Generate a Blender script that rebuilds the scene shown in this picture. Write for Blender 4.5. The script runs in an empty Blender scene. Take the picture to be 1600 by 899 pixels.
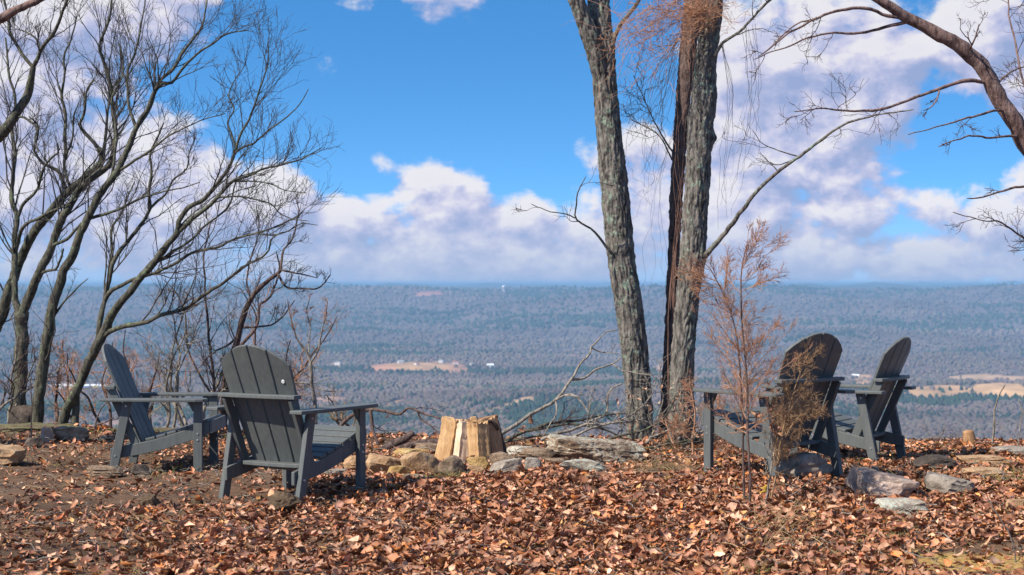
import bpy, bmesh, math, random
import numpy as np
from mathutils import Vector, Matrix

# ------------------------------------------------------------------ camera, sky, sun, exposure
SC = bpy.context.scene
COL = SC.collection
F, CX, HY, CAMZ = 2600.0, 800.0, 443.0, 1.30          # focal length in px of a 1600 px frame, horizon row, eye height
cam_d = bpy.data.cameras.new('camera'); cam = bpy.data.objects.new('camera', cam_d); COL.objects.link(cam)
cam.location = (0, 0, CAMZ); cam.rotation_euler = (math.radians(90), 0, 0)
cam_d.sensor_width = 36; cam_d.lens = F / 1600 * 36; cam_d.shift_y = (HY - 449.5) / 1600
cam_d.clip_start = 0.1; cam_d.clip_end = 90000
cam_d.dof.use_dof = True; cam_d.dof.focus_distance = 11.2; cam_d.dof.aperture_fstop = 5.6
SC.camera = cam

SUN_EL, SUN_LEFT = math.radians(45), math.radians(57)  # sun stands left of and behind the camera
S = Vector((-math.sin(SUN_LEFT) * math.cos(SUN_EL), -math.cos(SUN_LEFT) * math.cos(SUN_EL), math.sin(SUN_EL)))
sun_d = bpy.data.lights.new('sun', 'SUN'); sun = bpy.data.objects.new('sun', sun_d); COL.objects.link(sun)
sun_d.energy = 5.0; sun_d.angle = math.radians(0.53); sun_d.color = (1.0, 0.93, 0.82)
sun.rotation_euler = (-S).to_track_quat('-Z', 'Y').to_euler(); sun.location = (-20, -10, 30)

SC.view_settings.view_transform = 'Standard'; SC.view_settings.look = 'None'
SC.view_settings.exposure = 0.55; SC.view_settings.gamma = 1; SC.view_settings.use_curve_mapping = False
SC.render.engine = 'CYCLES'
SC.cycles.use_denoising = True
SC.cycles.max_bounces = 6; SC.cycles.transparent_max_bounces = 8; SC.cycles.volume_bounces = 0


class NT:
    """small helper round a node tree"""
    def __init__(self, nt): self.nt = nt; self.L = nt.links
    def n(self, t, **k):
        x = self.nt.nodes.new(t)
        for a, b in k.items(): setattr(x, a, b)
        return x
    def put(self, sock, v):
        if v is None: return
        if isinstance(v, bpy.types.NodeSocket): self.L.new(v, sock)
        else: sock.default_value = v
    def m(self, op, a, b=None, c=None, clamp=False):
        x = self.n('ShaderNodeMath', operation=op, use_clamp=clamp)
        self.put(x.inputs[0], a); self.put(x.inputs[1], b)
        if c is not None: self.put(x.inputs[2], c)
        return x.outputs[0]
    def v(self, op, a, b=None):
        x = self.n('ShaderNodeVectorMath', operation=op)
        self.put(x.inputs[0], a)
        if b is not None: self.put(x.inputs[1], b)
        return x.outputs[0]
    def step(self, val, lo, hi, a=0.0, b=1.0):
        x = self.n('ShaderNodeMapRange', interpolation_type='SMOOTHSTEP')
        self.put(x.inputs[0], val)
        for i, q in enumerate((lo, hi, a, b)): self.put(x.inputs[i + 1], q)
        return x.outputs[0]
    def mix(self, f, a, b, mode='MIX'):
        x = self.n('ShaderNodeMix', data_type='RGBA', blend_type=mode)
        self.put(x.inputs[0], f)
        for s, q in ((x.inputs[6], a), (x.inputs[7], b)):
            self.put(s, q if isinstance(q, bpy.types.NodeSocket) else (*q[:3], 1))
        return x.outputs[2]
    def noise(self, vec, scale, detail=6, rough=0.55, dist=0.0, out='Fac'):
        x = self.n('ShaderNodeTexNoise'); self.put(x.inputs['Vector'], vec)
        x.inputs['Scale'].default_value = scale; x.inputs['Detail'].default_value = detail
        x.inputs['Roughness'].default_value = rough; x.inputs['Distortion'].default_value = dist
        return x.outputs[out]
    def ramp(self, f, stops):
        x = self.n('ShaderNodeValToRGB'); self.put(x.inputs[0], f); e = x.color_ramp.elements
        while len(e) < len(stops): e.new(0.5)
        for q, (p, c) in zip(e, stops): q.position = p; q.color = (*c, 1)
        return x.outputs[0]


def build_world():
    w = bpy.data.worlds.new('World'); SC.world = w; w.use_nodes = True
    w.node_tree.nodes.clear(); T = NT(w.node_tree)
    d = T.n('ShaderNodeTexCoord').outputs['Generated']
    sp = T.n('ShaderNodeSeparateXYZ'); T.put(sp.inputs[0], d)
    X, Y, Z = sp.outputs
    az = T.m('ARCTAN2', X, Y); el = T.m('ARCSINE', Z)
    # clear sky: the deep blue of dry winter air, the same law all over the dome
    cb = T.n('ShaderNodeCombineXYZ'); T.put(cb.inputs[0], X); T.put(cb.inputs[1], Y)
    T.put(cb.inputs[2], T.m('MULTIPLY_ADD', T.m('MAXIMUM', Z, 0.0), 2.3, 0.16))
    sky = T.n('ShaderNodeTexSky', sky_type='NISHITA', sun_disc=False)
    sky.sun_elevation = SUN_EL; sky.sun_rotation = math.atan2(S.x, S.y)
    sky.altitude = 400; sky.air_density = 1.0; sky.dust_density = 0.15; sky.ozone_density = 2.0
    T.put(sky.inputs[0], T.v('NORMALIZE', cb.outputs[0]))
    hs = T.n('ShaderNodeHueSaturation'); hs.inputs['Saturation'].default_value = 1.33; hs.inputs['Value'].default_value = 1.42; hs.inputs['Hue'].default_value = 0.497
    T.put(hs.inputs['Color'], sky.outputs[0])
    blue = hs.outputs[0]
    # cumulus: heaps standing at given bearings, edges broken up by noise; noise-only clouds over the rest of the sky
    heaps = [(60, 330, 260, 150), (200, 290, 140, 120), (300, 330, 150, 130), (420, 330, 90, 90), (0, 130, 190, 150), (130, 60, 190, 90),
             (250, 20, 80, 50), (690, 330, 85, 85), (560, 355, 90, 60), (830, 340, 70, 50), (940, 350, 110, 80), (650, 405, 420, 70),
             (1010, 300, 110, 110), (1150, 330, 140, 140), (1190, 150, 130, 150), (1290, 110, 120, 110), (1340, 190, 105, 130), (1250, 260, 140, 90),
             (1400, 80, 85, 75), (1520, 60, 90, 120), (1590, 150, 60, 80), (1330, 340, 130, 60), (1450, 335, 80, 42), (1300, 400, 420, 55),
             (1560, 350, 90, 55), (1600, 290, 40, 40), (680, -5, 130, 70, 0.12), (575, 0, 70, 36, 0.05), (515, 112, 46, 40, 0.0), (598, 258, 46, 36, 0.05), (500, 206, 70, 24, -0.1), (1140, 60, 60, 60)]

    def field(az, el):
        f = None
        for (px, py, rx, ry, *amp) in heaps:
            a0 = math.atan((px - CX) / F); e0 = (HY - py) / F
            qx = T.m('MULTIPLY', T.m('SUBTRACT', az, a0), F / rx)
            qy = T.m('MULTIPLY', T.m('SUBTRACT', el, e0), F / ry)
            q = T.m('SUBTRACT', amp[0] if amp else 1.0, T.m('MULTIPLY_ADD', qx, qx, T.m('MULTIPLY', qy, qy)))
            f = q if f is None else T.m('SMOOTH_MAX', f, q, 0.35)
        f = T.m('MAXIMUM', f, -1.2)
        c = T.n('ShaderNodeCombineXYZ'); T.put(c.inputs[0], az); T.put(c.inputs[1], T.m('MULTIPLY', el, 1.35)); c.inputs[2].default_value = 3.7
        big = T.noise(c.outputs[0], 4.2, 3, 0.5)
        gen = T.m('MULTIPLY_ADD', big, 9.0, -5.0)
        out = T.m('MAXIMUM', T.step(T.m('ABSOLUTE', az), 0.31, 0.42), T.step(el, 0.19, 0.30))
        f = T.m('ADD', T.m('MULTIPLY', f, T.m('SUBTRACT', 1.0, out)), T.m('MULTIPLY', T.m('MAXIMUM', gen, -1.2), out))
        n1 = T.noise(c.outputs[0], 19, 9, 0.57, 0.2)
        n2 = T.noise(c.outputs[0], 55, 5, 0.55)
        return T.m('ADD', f, T.m('MULTIPLY_ADD', n1, 3.6, T.m('MULTIPLY_ADD', n2, 1.3, -2.45)))
    f0 = field(az, el)
    f1 = field(T.m('ADD', az, -0.008), T.m('ADD', el, 0.0105))
    dens = T.step(f0, -0.14, 0.52)
    light = T.m('MULTIPLY_ADD', T.m('SUBTRACT', f0, f1), 1.0, 0.55, clamp=True)
    thick = T.step(f0, 0.2, 2.2, 0.0, 1.0)
    light = T.m('SUBTRACT', light, T.m('MULTIPLY', thick, 0.12), clamp=True)
    CK = 5.4
    ccol = T.ramp(light, [(0.0, (0.38, 0.47, 0.75)), (0.36, (0.54, 0.58, 0.84)), (0.66, (0.76, 0.75, 0.93)), (1.0, (1.0, 0.97, 1.0))])
    ccol = T.v('MULTIPLY', ccol, (CK, CK, CK))
    low = T.step(el, 0.0, 0.05, 0.72, 0.0)                      # pale air just above the horizon
    pale = (0.46 * CK, 0.58 * CK, 0.83 * CK)
    col = T.mix(T.m('MULTIPLY', dens, 0.94), blue, ccol)
    col = T.mix(low, col, pale)
    bg = T.n('ShaderNodeBackground'); T.put(bg.inputs[0], col); bg.inputs[1].default_value = 0.112
    T.L.new(bg.outputs[0], T.n('ShaderNodeOutputWorld').inputs[0])
build_world()

# ------------------------------------------------------------------ helpers
RNG = np.random.default_rng(7)
random.seed(7)


def P(px, py, Y):
    """point at depth Y seen in direction (px, py) of the 1600 px survey picture"""
    return np.array([(px - CX) / F * Y, Y, CAMZ - (py - HY) / F * Y])


_perm = np.random.default_rng(3).permutation(512)


def noise3(p):
    p = np.asarray(p, float); i = np.floor(p).astype(int); f = p - i; u = f * f * f * (f * (f * 6 - 15) + 10)
    def h(dx, dy, dz):
        k = _perm[(_perm[(_perm[(i[..., 0] + dx) & 511] + i[..., 1] + dy) & 511] + i[..., 2] + dz) & 511]
        a = k * 2.399963; z = (k % 64) / 31.5 - 1; r = np.sqrt(np.maximum(0, 1 - z * z))
        return r * np.cos(a) * (f[..., 0] - dx) + r * np.sin(a) * (f[..., 1] - dy) + z * (f[..., 2] - dz)
    def lerp(a, b, t): return a + (b - a) * t
    x = [lerp(h(0, y, z), h(1, y, z), u[..., 0]) for z in (0, 1) for y in (0, 1)]
    return lerp(lerp(x[0], x[1], u[..., 1]), lerp(x[2], x[3], u[..., 1]), u[..., 2])


def fbm(p, octv=4, rough=0.5):
    p = np.asarray(p, float); s = 0; a = 1.0
    for o in range(octv): s = s + a * noise3(p * 2 ** o + o * 17.3); a *= rough
    return s


def sstep(x, a, b):
    t = np.clip((x - a) / (b - a), 0, 1); return t * t * (3 - 2 * t)


def xyz(x, y, z=0.0):
    x, y = np.broadcast_arrays(np.asarray(x, float), np.asarray(y, float)); return np.stack([x, y, np.full(x.shape, z)], -1)


def tag(o, label=None, cat=None, group=None, kind=None):
    if label: o['label'] = label
    if cat: o['category'] = cat
    if group: o['group'] = group
    if kind: o['kind'] = kind
    return o


def empty(name, loc, rz=0.0):
    o = bpy.data.objects.new(name, None); COL.objects.link(o); o.empty_display_size = 0.1
    o.location = loc; o.rotation_euler = (0, 0, rz); return o


def mk(name, verts, faces, mat, parent=None, smooth=True, col=None, world=True):
    """one mesh object from numpy arrays; faces: an (M,k) array or a list of such arrays"""
    verts = np.asarray(verts, float)
    loc = np.zeros(3)
    if world and parent is not None and parent.parent is None: loc = np.array(parent.location)
    if parent is None and world: loc = np.array([verts[:, 0].mean(), verts[:, 1].mean(), verts[:, 2].min()])
    if not isinstance(faces, (list, tuple)): faces = [faces]
    me = bpy.data.meshes.new(name)
    idx = np.concatenate([np.asarray(f).ravel() for f in faces]).astype(np.int32)
    sizes = np.concatenate([np.full(len(f), np.asarray(f).shape[1]) for f in faces]).astype(np.int32)
    me.vertices.add(len(verts)); me.vertices.foreach_set('co', (verts - loc).astype(np.float32).ravel())
    me.loops.add(len(idx)); me.loops.foreach_set('vertex_index', idx)
    me.polygons.add(len(sizes)); me.polygons.foreach_set('loop_start', np.concatenate([[0], np.cumsum(sizes)[:-1]]).astype(np.int32))
    me.update(calc_edges=True)
    me.polygons.foreach_set('use_smooth', np.full(len(sizes), smooth))
    if col is not None:
        a = me.attributes.new('tint', 'FLOAT_COLOR', 'POINT')
        c = np.ones((len(verts), 4), np.float32); c[:, :3] = col; a.data.foreach_set('color', c.ravel())
    me.validate(); me.materials.append(mat)
    o = bpy.data.objects.new(name, me); COL.objects.link(o)
    if parent is not None: o.parent = parent
    if parent is None: o.location = loc
    return o


def from_bm(name, bm, mat, parent=None, smooth=False):
    me = bpy.data.meshes.new(name); bm.normal_update(); bm.to_mesh(me); bm.free(); me.materials.append(mat)
    if smooth: me.polygons.foreach_set('use_smooth', np.full(len(me.polygons), True))
    o = bpy.data.objects.new(name, me); COL.objects.link(o)
    if parent is not None: o.parent = parent
    return o


def material(name, fn):
    m = bpy.data.materials.new(name); m.use_nodes = True; m.node_tree.nodes.clear(); T = NT(m.node_tree)
    b = T.n('ShaderNodeBsdfPrincipled'); out = T.n('ShaderNodeOutputMaterial'); T.L.new(b.outputs[0], out.inputs[0])
    T.b = b; T.obj = T.n('ShaderNodeTexCoord').outputs['Object']; T.pos = T.n('ShaderNodeNewGeometry').outputs['Position']
    def bump(h, dist, strength=1.0):
        x = T.n('ShaderNodeBump'); T.put(x.inputs['Height'], h); x.inputs['Distance'].default_value = dist
        x.inputs['Strength'].default_value = strength; T.L.new(x.outputs[0], b.inputs['Normal'])
    T.bump = bump
    b.inputs['Roughness'].default_value = 0.85; b.inputs['Specular IOR Level'].default_value = 0.25
    fn(T, b); return m


def attr(T, name='tint'):
    x = T.n('ShaderNodeAttribute', attribute_name=name); return x.outputs['Color']


def smooth_path(pts, n):
    """Catmull-Rom through the rows of pts, n samples evenly spaced"""
    p = np.asarray(pts, float); q = np.vstack([2 * p[0] - p[1], p, 2 * p[-1] - p[-2]])
    out = []
    for i in range(len(p) - 1):
        a, b, c, d = q[i:i + 4]
        for t in np.linspace(0, 1, 9)[:-1]:
            out.append(0.5 * (2 * b + (c - a) * t + (2 * a - 5 * b + 4 * c - d) * t * t + (3 * b - a - 3 * c + d) * t ** 3))
    out.append(p[-1]); out = np.array(out)
    s = np.concatenate([[0], np.cumsum(np.linalg.norm(np.diff(out[:, :3], axis=0), axis=1))])
    u = np.linspace(0, s[-1], n)
    return np.stack([np.interp(u, s, out[:, k]) for k in range(out.shape[1])], -1)


def tubes(Pt, R, sides):
    """vectorised tubes: Pt (N,K,3), R (N,K) -> verts, quads"""
    N, K, _ = Pt.shape
    t = np.gradient(Pt, axis=1); t /= np.linalg.norm(t, axis=2, keepdims=True) + 1e-12
    mean = Pt[:, -1] - Pt[:, 0]; mean /= np.linalg.norm(mean, axis=1, keepdims=True) + 1e-12
    ref = np.where(np.abs(mean[:, 2:3]) > 0.7, np.array([[0.93, 0.37, 0.05]]), np.array([[0.05, 0.1, 0.99]]))
    ref = np.cross(mean, ref); ref /= np.linalg.norm(ref, axis=1, keepdims=True) + 1e-12
    a = ref[:, None, :] - (ref[:, None, :] * t).sum(2, keepdims=True) * t; a /= np.linalg.norm(a, axis=2, keepdims=True) + 1e-12
    b = np.cross(t, a)
    th = np.arange(sides) / sides * 2 * np.pi
    V = Pt[:, :, None, :] + R[:, :, None, None] * (np.cos(th)[None, None, :, None] * a[:, :, None, :] + np.sin(th)[None, None, :, None] * b[:, :, None, :])
    base = (np.arange(N) * K * sides)[:, None, None] + (np.arange(K - 1) * sides)[None, :, None] + np.arange(sides)[None, None, :]
    nx = (np.arange(N) * K * sides)[:, None, None] + (np.arange(K - 1) * sides)[None, :, None] + ((np.arange(sides) + 1) % sides)[None, None, :]
    return V.reshape(-1, 3), np.stack([base, nx, nx + sides, base + sides], -1).reshape(-1, 4)


def unit(v): return v / (np.linalg.norm(v, axis=-1, keepdims=True) + 1e-12)


def sprout(Pt, R, n, length, angle, up=0.15, t0=0.2, K=5, wob=0.22, r_ratio=0.5, rmax=0.02, rmin=0.0011, taper=0.25, rng=RNG, flat=1.0):
    """children on parent polylines: n per parent; returns (N*n,K,3),(N*n,K)"""
    N, KP, _ = Pt.shape
    t = rng.uniform(t0, 1.0, (N, n)); pos = t * (KP - 1); i = np.minimum(pos.astype(int), KP - 2); f = (pos - i)[..., None]
    r = np.arange(N)[:, None]
    p = Pt[r, i] * (1 - f) + Pt[r, i + 1] * f; tan = unit(Pt[r, i + 1] - Pt[r, i]); rad = R[r, i] * (1 - f[..., 0]) + R[r, i + 1] * f[..., 0]
    rnd = unit(rng.normal(size=(N, n, 3)) * np.array([1, flat, 1])); side = unit(rnd - (rnd * tan).sum(2, keepdims=True) * tan)
    ang = angle * rng.uniform(0.65, 1.3, (N, n, 1))
    d = unit(tan * np.cos(ang) + side * np.sin(ang) + np.array([0, 0, up]))
    L = (length if np.ndim(length) == 0 else np.asarray(length)[:, None]) * rng.uniform(0.45, 1.25, (N, n)) * (1.15 - 0.55 * t)
    p = p.reshape(-1, 3); d = d.reshape(-1, 3); L = L.reshape(-1); rad = rad.reshape(-1)
    Q = np.zeros((len(p), K, 3)); Q[:, 0] = p
    for k in range(1, K):
        d = unit(d + rng.normal(size=d.shape) * wob + np.array([0, 0, up * 0.35]))
        Q[:, k] = Q[:, k - 1] + d * (L / (K - 1))[:, None]
    r0 = np.clip(rad * r_ratio, rmin, rmax)
    RR = r0[:, None] * np.linspace(1, taper, K)[None, :]
    return Q, np.maximum(RR, rmin * 0.75)


def join(parts):
    """list of (verts, faces) -> one"""
    V = []; Fc = []; o = 0
    for v, f in parts: V.append(v); Fc.append(f + o); o += len(v)
    return np.concatenate(V), np.concatenate(Fc)

# ------------------------------------------------------------------ materials
def bark_fn(c1, c2, lichen, lam, fur=28.0):
    def fn(T, b):
        st = T.n('ShaderNodeMapping'); st.inputs['Scale'].default_value = (1, 1, 0.22); T.put(st.inputs[0], T.pos)
        n = T.noise(st.outputs[0], fur, 6, 0.65); n2 = T.noise(T.pos, 5, 5, 0.6); n3 = T.noise(T.pos, 22, 5, 0.65)
        c = T.ramp(n, [(0.38, c1), (0.58, c2)])
        c = T.mix(T.m('MULTIPLY', T.step(n3, 0.5, 0.66), T.step(n2, 0.42, 0.62, 0.15, lam)), c, lichen)
        T.put(b.inputs['Base Color'], c); T.bump(T.m('ADD', n, T.m('MULTIPLY', n3, 0.5)), 0.02, 1.0); b.inputs['Roughness'].default_value = 0.92
    return fn
M = {}
M['bark_big'] = material('furrowed_bark', bark_fn((0.042, 0.036, 0.032), (0.20, 0.175, 0.15), (0.26, 0.34, 0.25), 0.9, 34))
M['bark_grey'] = material('grey_lichen_bark', bark_fn((0.034, 0.031, 0.024), (0.115, 0.105, 0.078), (0.18, 0.23, 0.12), 0.8, 40))
M['bark_brown'] = material('brown_bark', bark_fn((0.05, 0.032, 0.028), (0.15, 0.10, 0.085), (0.2, 0.17, 0.13), 0.3, 40))
M['bark_pine'] = material('reddish_scaly_bark', bark_fn((0.07, 0.04, 0.035), (0.24, 0.15, 0.125), (0.3, 0.23, 0.2), 0.5, 30))
M['bark_pale'] = material('weathered_grey_wood', bark_fn((0.14, 0.115, 0.09), (0.34, 0.29, 0.235), (0.3, 0.3, 0.24), 0.4, 45))


def plain(c1, c2, scale=8.0, rough=0.85, bump=0.0, trans=0.0, detail=5):
    def fn(T, b):
        n = T.noise(T.pos, scale, detail, 0.6); T.put(b.inputs['Base Color'], T.ramp(n, [(0.32, c1), (0.68, c2)]))
        b.inputs['Roughness'].default_value = rough
        if bump: T.bump(n, bump)
    return fn
M['twig_red'] = material('rusty_twig', plain((0.28, 0.125, 0.07), (0.5, 0.28, 0.165), 14))
M['twig_tan'] = material('tan_dry_stalk', plain((0.22, 0.125, 0.065), (0.42, 0.27, 0.15), 14))
M['twig_dark'] = material('dark_twig', plain((0.04, 0.035, 0.032), (0.10, 0.086, 0.075), 12))
M['vine'] = material('vine_stem', plain((0.16, 0.085, 0.06), (0.30, 0.17, 0.12), 6))


def leaf_fn(T, b):
    n = T.noise(T.pos, 60, 3, 0.6)
    c = T.mix(0.55, attr(T), T.ramp(n, [(0.3, (0.55, 0.5, 0.48)), (0.7, (1.25, 1.2, 1.15))]), 'MULTIPLY')
    T.put(b.inputs['Base Color'], c); b.inputs['Roughness'].default_value = 0.6; b.inputs['Specular IOR Level'].default_value = 0.35
    T.bump(n, 0.003, 0.5)
M['leaf'] = material('dry_leaf', leaf_fn)


def tint_fn(rough=0.9, scale=30.0, amt=0.5, bumpd=0.0):
    def fn(T, b):
        n = T.noise(T.pos, scale, 6, 0.65)
        T.put(b.inputs['Base Color'], T.mix(amt, attr(T), T.ramp(n, [(0.28, (0.45, 0.43, 0.42)), (0.72, (1.35, 1.32, 1.3))]), 'MULTIPLY'))
        b.inputs['Roughness'].default_value = rough
        if bumpd: T.bump(n, bumpd)
    return fn
M['soil'] = material('leaf_mould_soil', tint_fn(0.95, 26, 0.9, 0.02))
M['valley'] = material('valley_ground', tint_fn(0.95, 0.02, 0.7))
M['forest'] = material('tree_crowns', tint_fn(0.95, 0.12, 0.6))
M['grass'] = material('dry_grass_blades', tint_fn(0.8, 20, 0.4))


def plastic_fn(T, b):
    st = T.n('ShaderNodeMapping'); st.inputs['Scale'].default_value = (1, 1, 0.12); T.put(st.inputs[0], T.obj)
    n = T.noise(st.outputs[0], 55, 4, 0.6); d = T.noise(T.obj, 5, 6, 0.7)
    c = T.ramp(n, [(0.3, (0.086, 0.093, 0.090)), (0.7, (0.118, 0.126, 0.121))])
    c = T.mix(T.step(d, 0.52, 0.8, 0.0, 0.28), c, (0.2, 0.18, 0.15))
    T.put(b.inputs['Base Color'], c); T.put(b.inputs['Roughness'], T.step(d, 0.3, 0.75, 0.5, 0.72))
    b.inputs['Specular IOR Level'].default_value = 0.3; T.bump(n, 0.0015, 0.6)
M['plastic'] = material('slate_grey_plastic_lumber', plastic_fn)
M['bolt'] = material('steel_bolt', lambda T, b: (T.put(b.inputs['Base Color'], (0.5, 0.52, 0.52, 1)), T.put(b.inputs['Roughness'], 0.35), T.put(b.inputs['Metallic'], 0.8)))
M['badge'] = material('white_badge', lambda T, b: (T.put(b.inputs['Base Color'], (0.75, 0.76, 0.74, 1)), T.put(b.inputs['Roughness'], 0.5)))
M['badge_dull'] = material('dull_badge', lambda T, b: (T.put(b.inputs['Base Color'], (0.22, 0.2, 0.19, 1)), T.put(b.inputs['Roughness'], 0.6)))  # darker, duller badge colour for the right-hand chairs


def rock_mat(name, c1, c2, c3, lichen=None, lam=0.0, top=False):
    def fn(T, b):
        n = T.noise(T.pos, 9, 8, 0.66); n2 = T.noise(T.pos, 42, 6, 0.7); n3 = T.noise(T.pos, 4.5, 4, 0.6)
        c = T.ramp(n, [(0.3, c1), (0.5, c2), (0.72, c3)])
        c = T.mix(0.6, c, T.ramp(n2, [(0.3, (0.5, 0.48, 0.47)), (0.7, (1.3, 1.3, 1.3))]), 'MULTIPLY')
        if lichen:
            k = T.m('MULTIPLY', T.step(n2, 0.44, 0.56), T.step(n3, 0.4, 0.56, 0.25 if top else 0.1, lam))
            if top:                                                      # lichen crust grows on what faces the sky
                sp = T.n('ShaderNodeSeparateXYZ'); T.put(sp.inputs[0], T.n('ShaderNodeNewGeometry').outputs['Normal'])
                k = T.m('MULTIPLY', k, T.step(sp.outputs[2], 0.15, 0.7))
            c = T.mix(k, c, lichen)
        T.put(b.inputs['Base Color'], c); T.bump(T.m('ADD', n2, n), 0.02, 0.9); b.inputs['Roughness'].default_value = 0.9
    return material(name, fn)
M['rock_tan'] = rock_mat('tan_sandstone', (0.22, 0.115, 0.055), (0.47, 0.29, 0.155), (0.6, 0.43, 0.27))
M['rock_brown'] = rock_mat('brown_sandstone', (0.11, 0.07, 0.045), (0.27, 0.185, 0.12), (0.42, 0.32, 0.225))
M['rock_yellow'] = rock_mat('yellow_sandstone', (0.28, 0.16, 0.05), (0.47, 0.30, 0.12), (0.56, 0.41, 0.2))
M['rock_grey'] = rock_mat('grey_sandstone', (0.16, 0.125, 0.095), (0.33, 0.275, 0.22), (0.46, 0.41, 0.35))
M['rock_pale'] = rock_mat('pale_lichened_sandstone', (0.24, 0.19, 0.145), (0.43, 0.36, 0.28), (0.54, 0.48, 0.4), (0.48, 0.51, 0.4), 0.9)
M['rock_slab'] = rock_mat('lichen_topped_sandstone', (0.13, 0.08, 0.05), (0.29, 0.20, 0.135), (0.42, 0.32, 0.235), (0.5, 0.52, 0.41), 0.9, True)
M['rock_pink'] = rock_mat('pinkish_sandstone', (0.25, 0.165, 0.12), (0.45, 0.325, 0.255), (0.56, 0.45, 0.37))
M['rock_dark'] = rock_mat('dark_weathered_rock', (0.035, 0.028, 0.024), (0.09, 0.07, 0.055), (0.17, 0.13, 0.1))
M['rock_moss'] = rock_mat('mossy_ledge_rock', (0.07, 0.05, 0.032), (0.16, 0.12, 0.075), (0.27, 0.22, 0.15), (0.13, 0.14, 0.04), 0.8)
M['clod'] = rock_mat('clod_of_soil', (0.06, 0.038, 0.024), (0.13, 0.085, 0.05), (0.2, 0.14, 0.085))


def wood_fn(c1, c2, c3):
    def fn(T, b):
        st = T.n('ShaderNodeMapping'); st.inputs['Scale'].default_value = (1, 1, 0.07); T.put(st.inputs[0], T.obj)
        n = T.noise(st.outputs[0], 70, 6, 0.7); n2 = T.noise(T.obj, 9, 5, 0.6)
        c = T.ramp(T.m('MULTIPLY_ADD', n2, 0.4, T.m('MULTIPLY', n, 0.6)), [(0.3, c1), (0.5, c2), (0.68, c3)])
        T.put(b.inputs['Base Color'], c); T.bump(n, 0.006, 0.8); b.inputs['Roughness'].default_value = 0.8
    return fn
M['wood_tan'] = material('split_wood', wood_fn((0.22, 0.10, 0.04), (0.47, 0.28, 0.13), (0.62, 0.43, 0.24)))
M['wood_pale'] = material('fresh_split_wood', wood_fn((0.48, 0.30, 0.16), (0.68, 0.5, 0.34), (0.76, 0.62, 0.47)))
M['wood_brown'] = material('brown_split_wood', wood_fn((0.15, 0.07, 0.035), (0.36, 0.20, 0.10), (0.52, 0.34, 0.19)))
M['wood_bark'] = material('firewood_bark', wood_fn((0.03, 0.022, 0.018), (0.075, 0.052, 0.04), (0.14, 0.1, 0.075)))

# ------------------------------------------------------------------ the ground of the bluff
BUMPS = [(-2.56, 12.3, -0.09, 0.9), (1.69, 10.95, 0.05, 0.8), (2.46, 12.35, -0.03, 0.7), (-0.3, 11.7, 0.04, 0.8), (0.35, 10.2, 0.07, 0.9), (-2.6, 9.0, 0.03, 1.2)]


def rim(x): return 13.72 + 0.22 * np.clip(-np.asarray(x), 0, 5) - 0.12 * np.clip(np.asarray(x) - 1.3, 0, 4) + 0.25 * noise3(xyz(np.asarray(x) * 0.6, 0 * np.asarray(x), 5.0))


def ground(x, y):
    x, y = np.broadcast_arrays(np.asarray(x, float), np.asarray(y, float))
    z = 0.035 * noise3(xyz(x * 1.1, y * 1.1, 1.5)) + 0.02 * noise3(xyz(x * 3.1, y * 3.1, 2.5)) + 0.010 * noise3(xyz(x * 8, y * 8, 3.5)) + 0.005 * noise3(xyz(x * 19, y * 19, 3.5))
    for bx, by, h, s in BUMPS: z = z + h * np.exp(-((x - bx) ** 2 + (y - by) ** 2) / (2 * (s * 0.6) ** 2))
    q = np.maximum(y - rim(x), 0)
    z = z - np.where(q < 2, 0.16 * q * q, 0.64 * (q - 1))
    q2 = np.maximum(np.abs(x) - 25, 0); z = z - 0.2 * q2
    return np.maximum(z, -232 + 0 * z)


def spaced(lo, hi, step, far_lo, far_hi, g=1.22):
    a = list(np.arange(lo, hi, step)); s = step; v = a[-1]
    while v < far_hi: s *= g; v += s; a.append(v)
    s = step; v = a[0]; pre = []
    while v > far_lo: s *= g; v -= s; pre.append(v)
    return np.array(pre[::-1] + a)


def build_ground():
    xs = spaced(-4.6, 4.6, 0.043, -420, 420); ys = spaced(6.9, 15.4, 0.043, -90, 420)
    Xg, Yg = np.meshgrid(xs, ys); Zg = ground(Xg, Yg)
    nx, ny = len(xs), len(ys); i = np.arange(nx * ny).reshape(ny, nx)
    f = np.stack([i[:-1, :-1], i[:-1, 1:], i[1:, 1:], i[1:, :-1]], -1).reshape(-1, 4)
    V = np.stack([Xg, Yg, Zg], -1).reshape(-1, 3)
    x, y = V[:, 0], V[:, 1]
    c = np.array([0.15, 0.088, 0.05]) + 0.055 * (fbm(xyz(x * 1.7, y * 1.7, 9.0), 4)[:, None]) * np.array([1.0, 0.72, 0.5])
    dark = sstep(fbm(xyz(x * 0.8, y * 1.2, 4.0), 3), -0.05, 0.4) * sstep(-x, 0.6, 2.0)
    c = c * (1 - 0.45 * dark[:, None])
    moss = sstep(y - rim(x), -0.75, -0.1) * sstep(-x, 1.0, 2.4) * sstep(fbm(xyz(x * 2, y * 2, 6.0), 3), -0.25, 0.3)
    c = c * (1 - moss[:, None]) + moss[:, None] * np.array([0.085, 0.105, 0.03])
    sx, sy = (1540 - CX) / F * 7.75, 7.82
    sand = sstep(1 - ((x - sx) / 0.42) ** 2 - ((y - sy) / 0.27) ** 2 + 0.8 * fbm(xyz(x * 5, y * 5, 2.0), 3), 0.0, 0.5)
    c = c * (1 - sand[:, None]) + sand[:, None] * np.array([0.42, 0.26, 0.085])
    tan = sstep(x, 1.2, 2.6) * sstep(y, 10.5, 12.5) * 0.7
    c = c * (1 - tan[:, None]) + tan[:, None] * np.array([0.24, 0.165, 0.1])
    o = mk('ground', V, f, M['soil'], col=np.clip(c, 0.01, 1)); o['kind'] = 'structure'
build_ground()

# ------------------------------------------------------------------ the valley and the ridges
VF = -232.0
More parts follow.
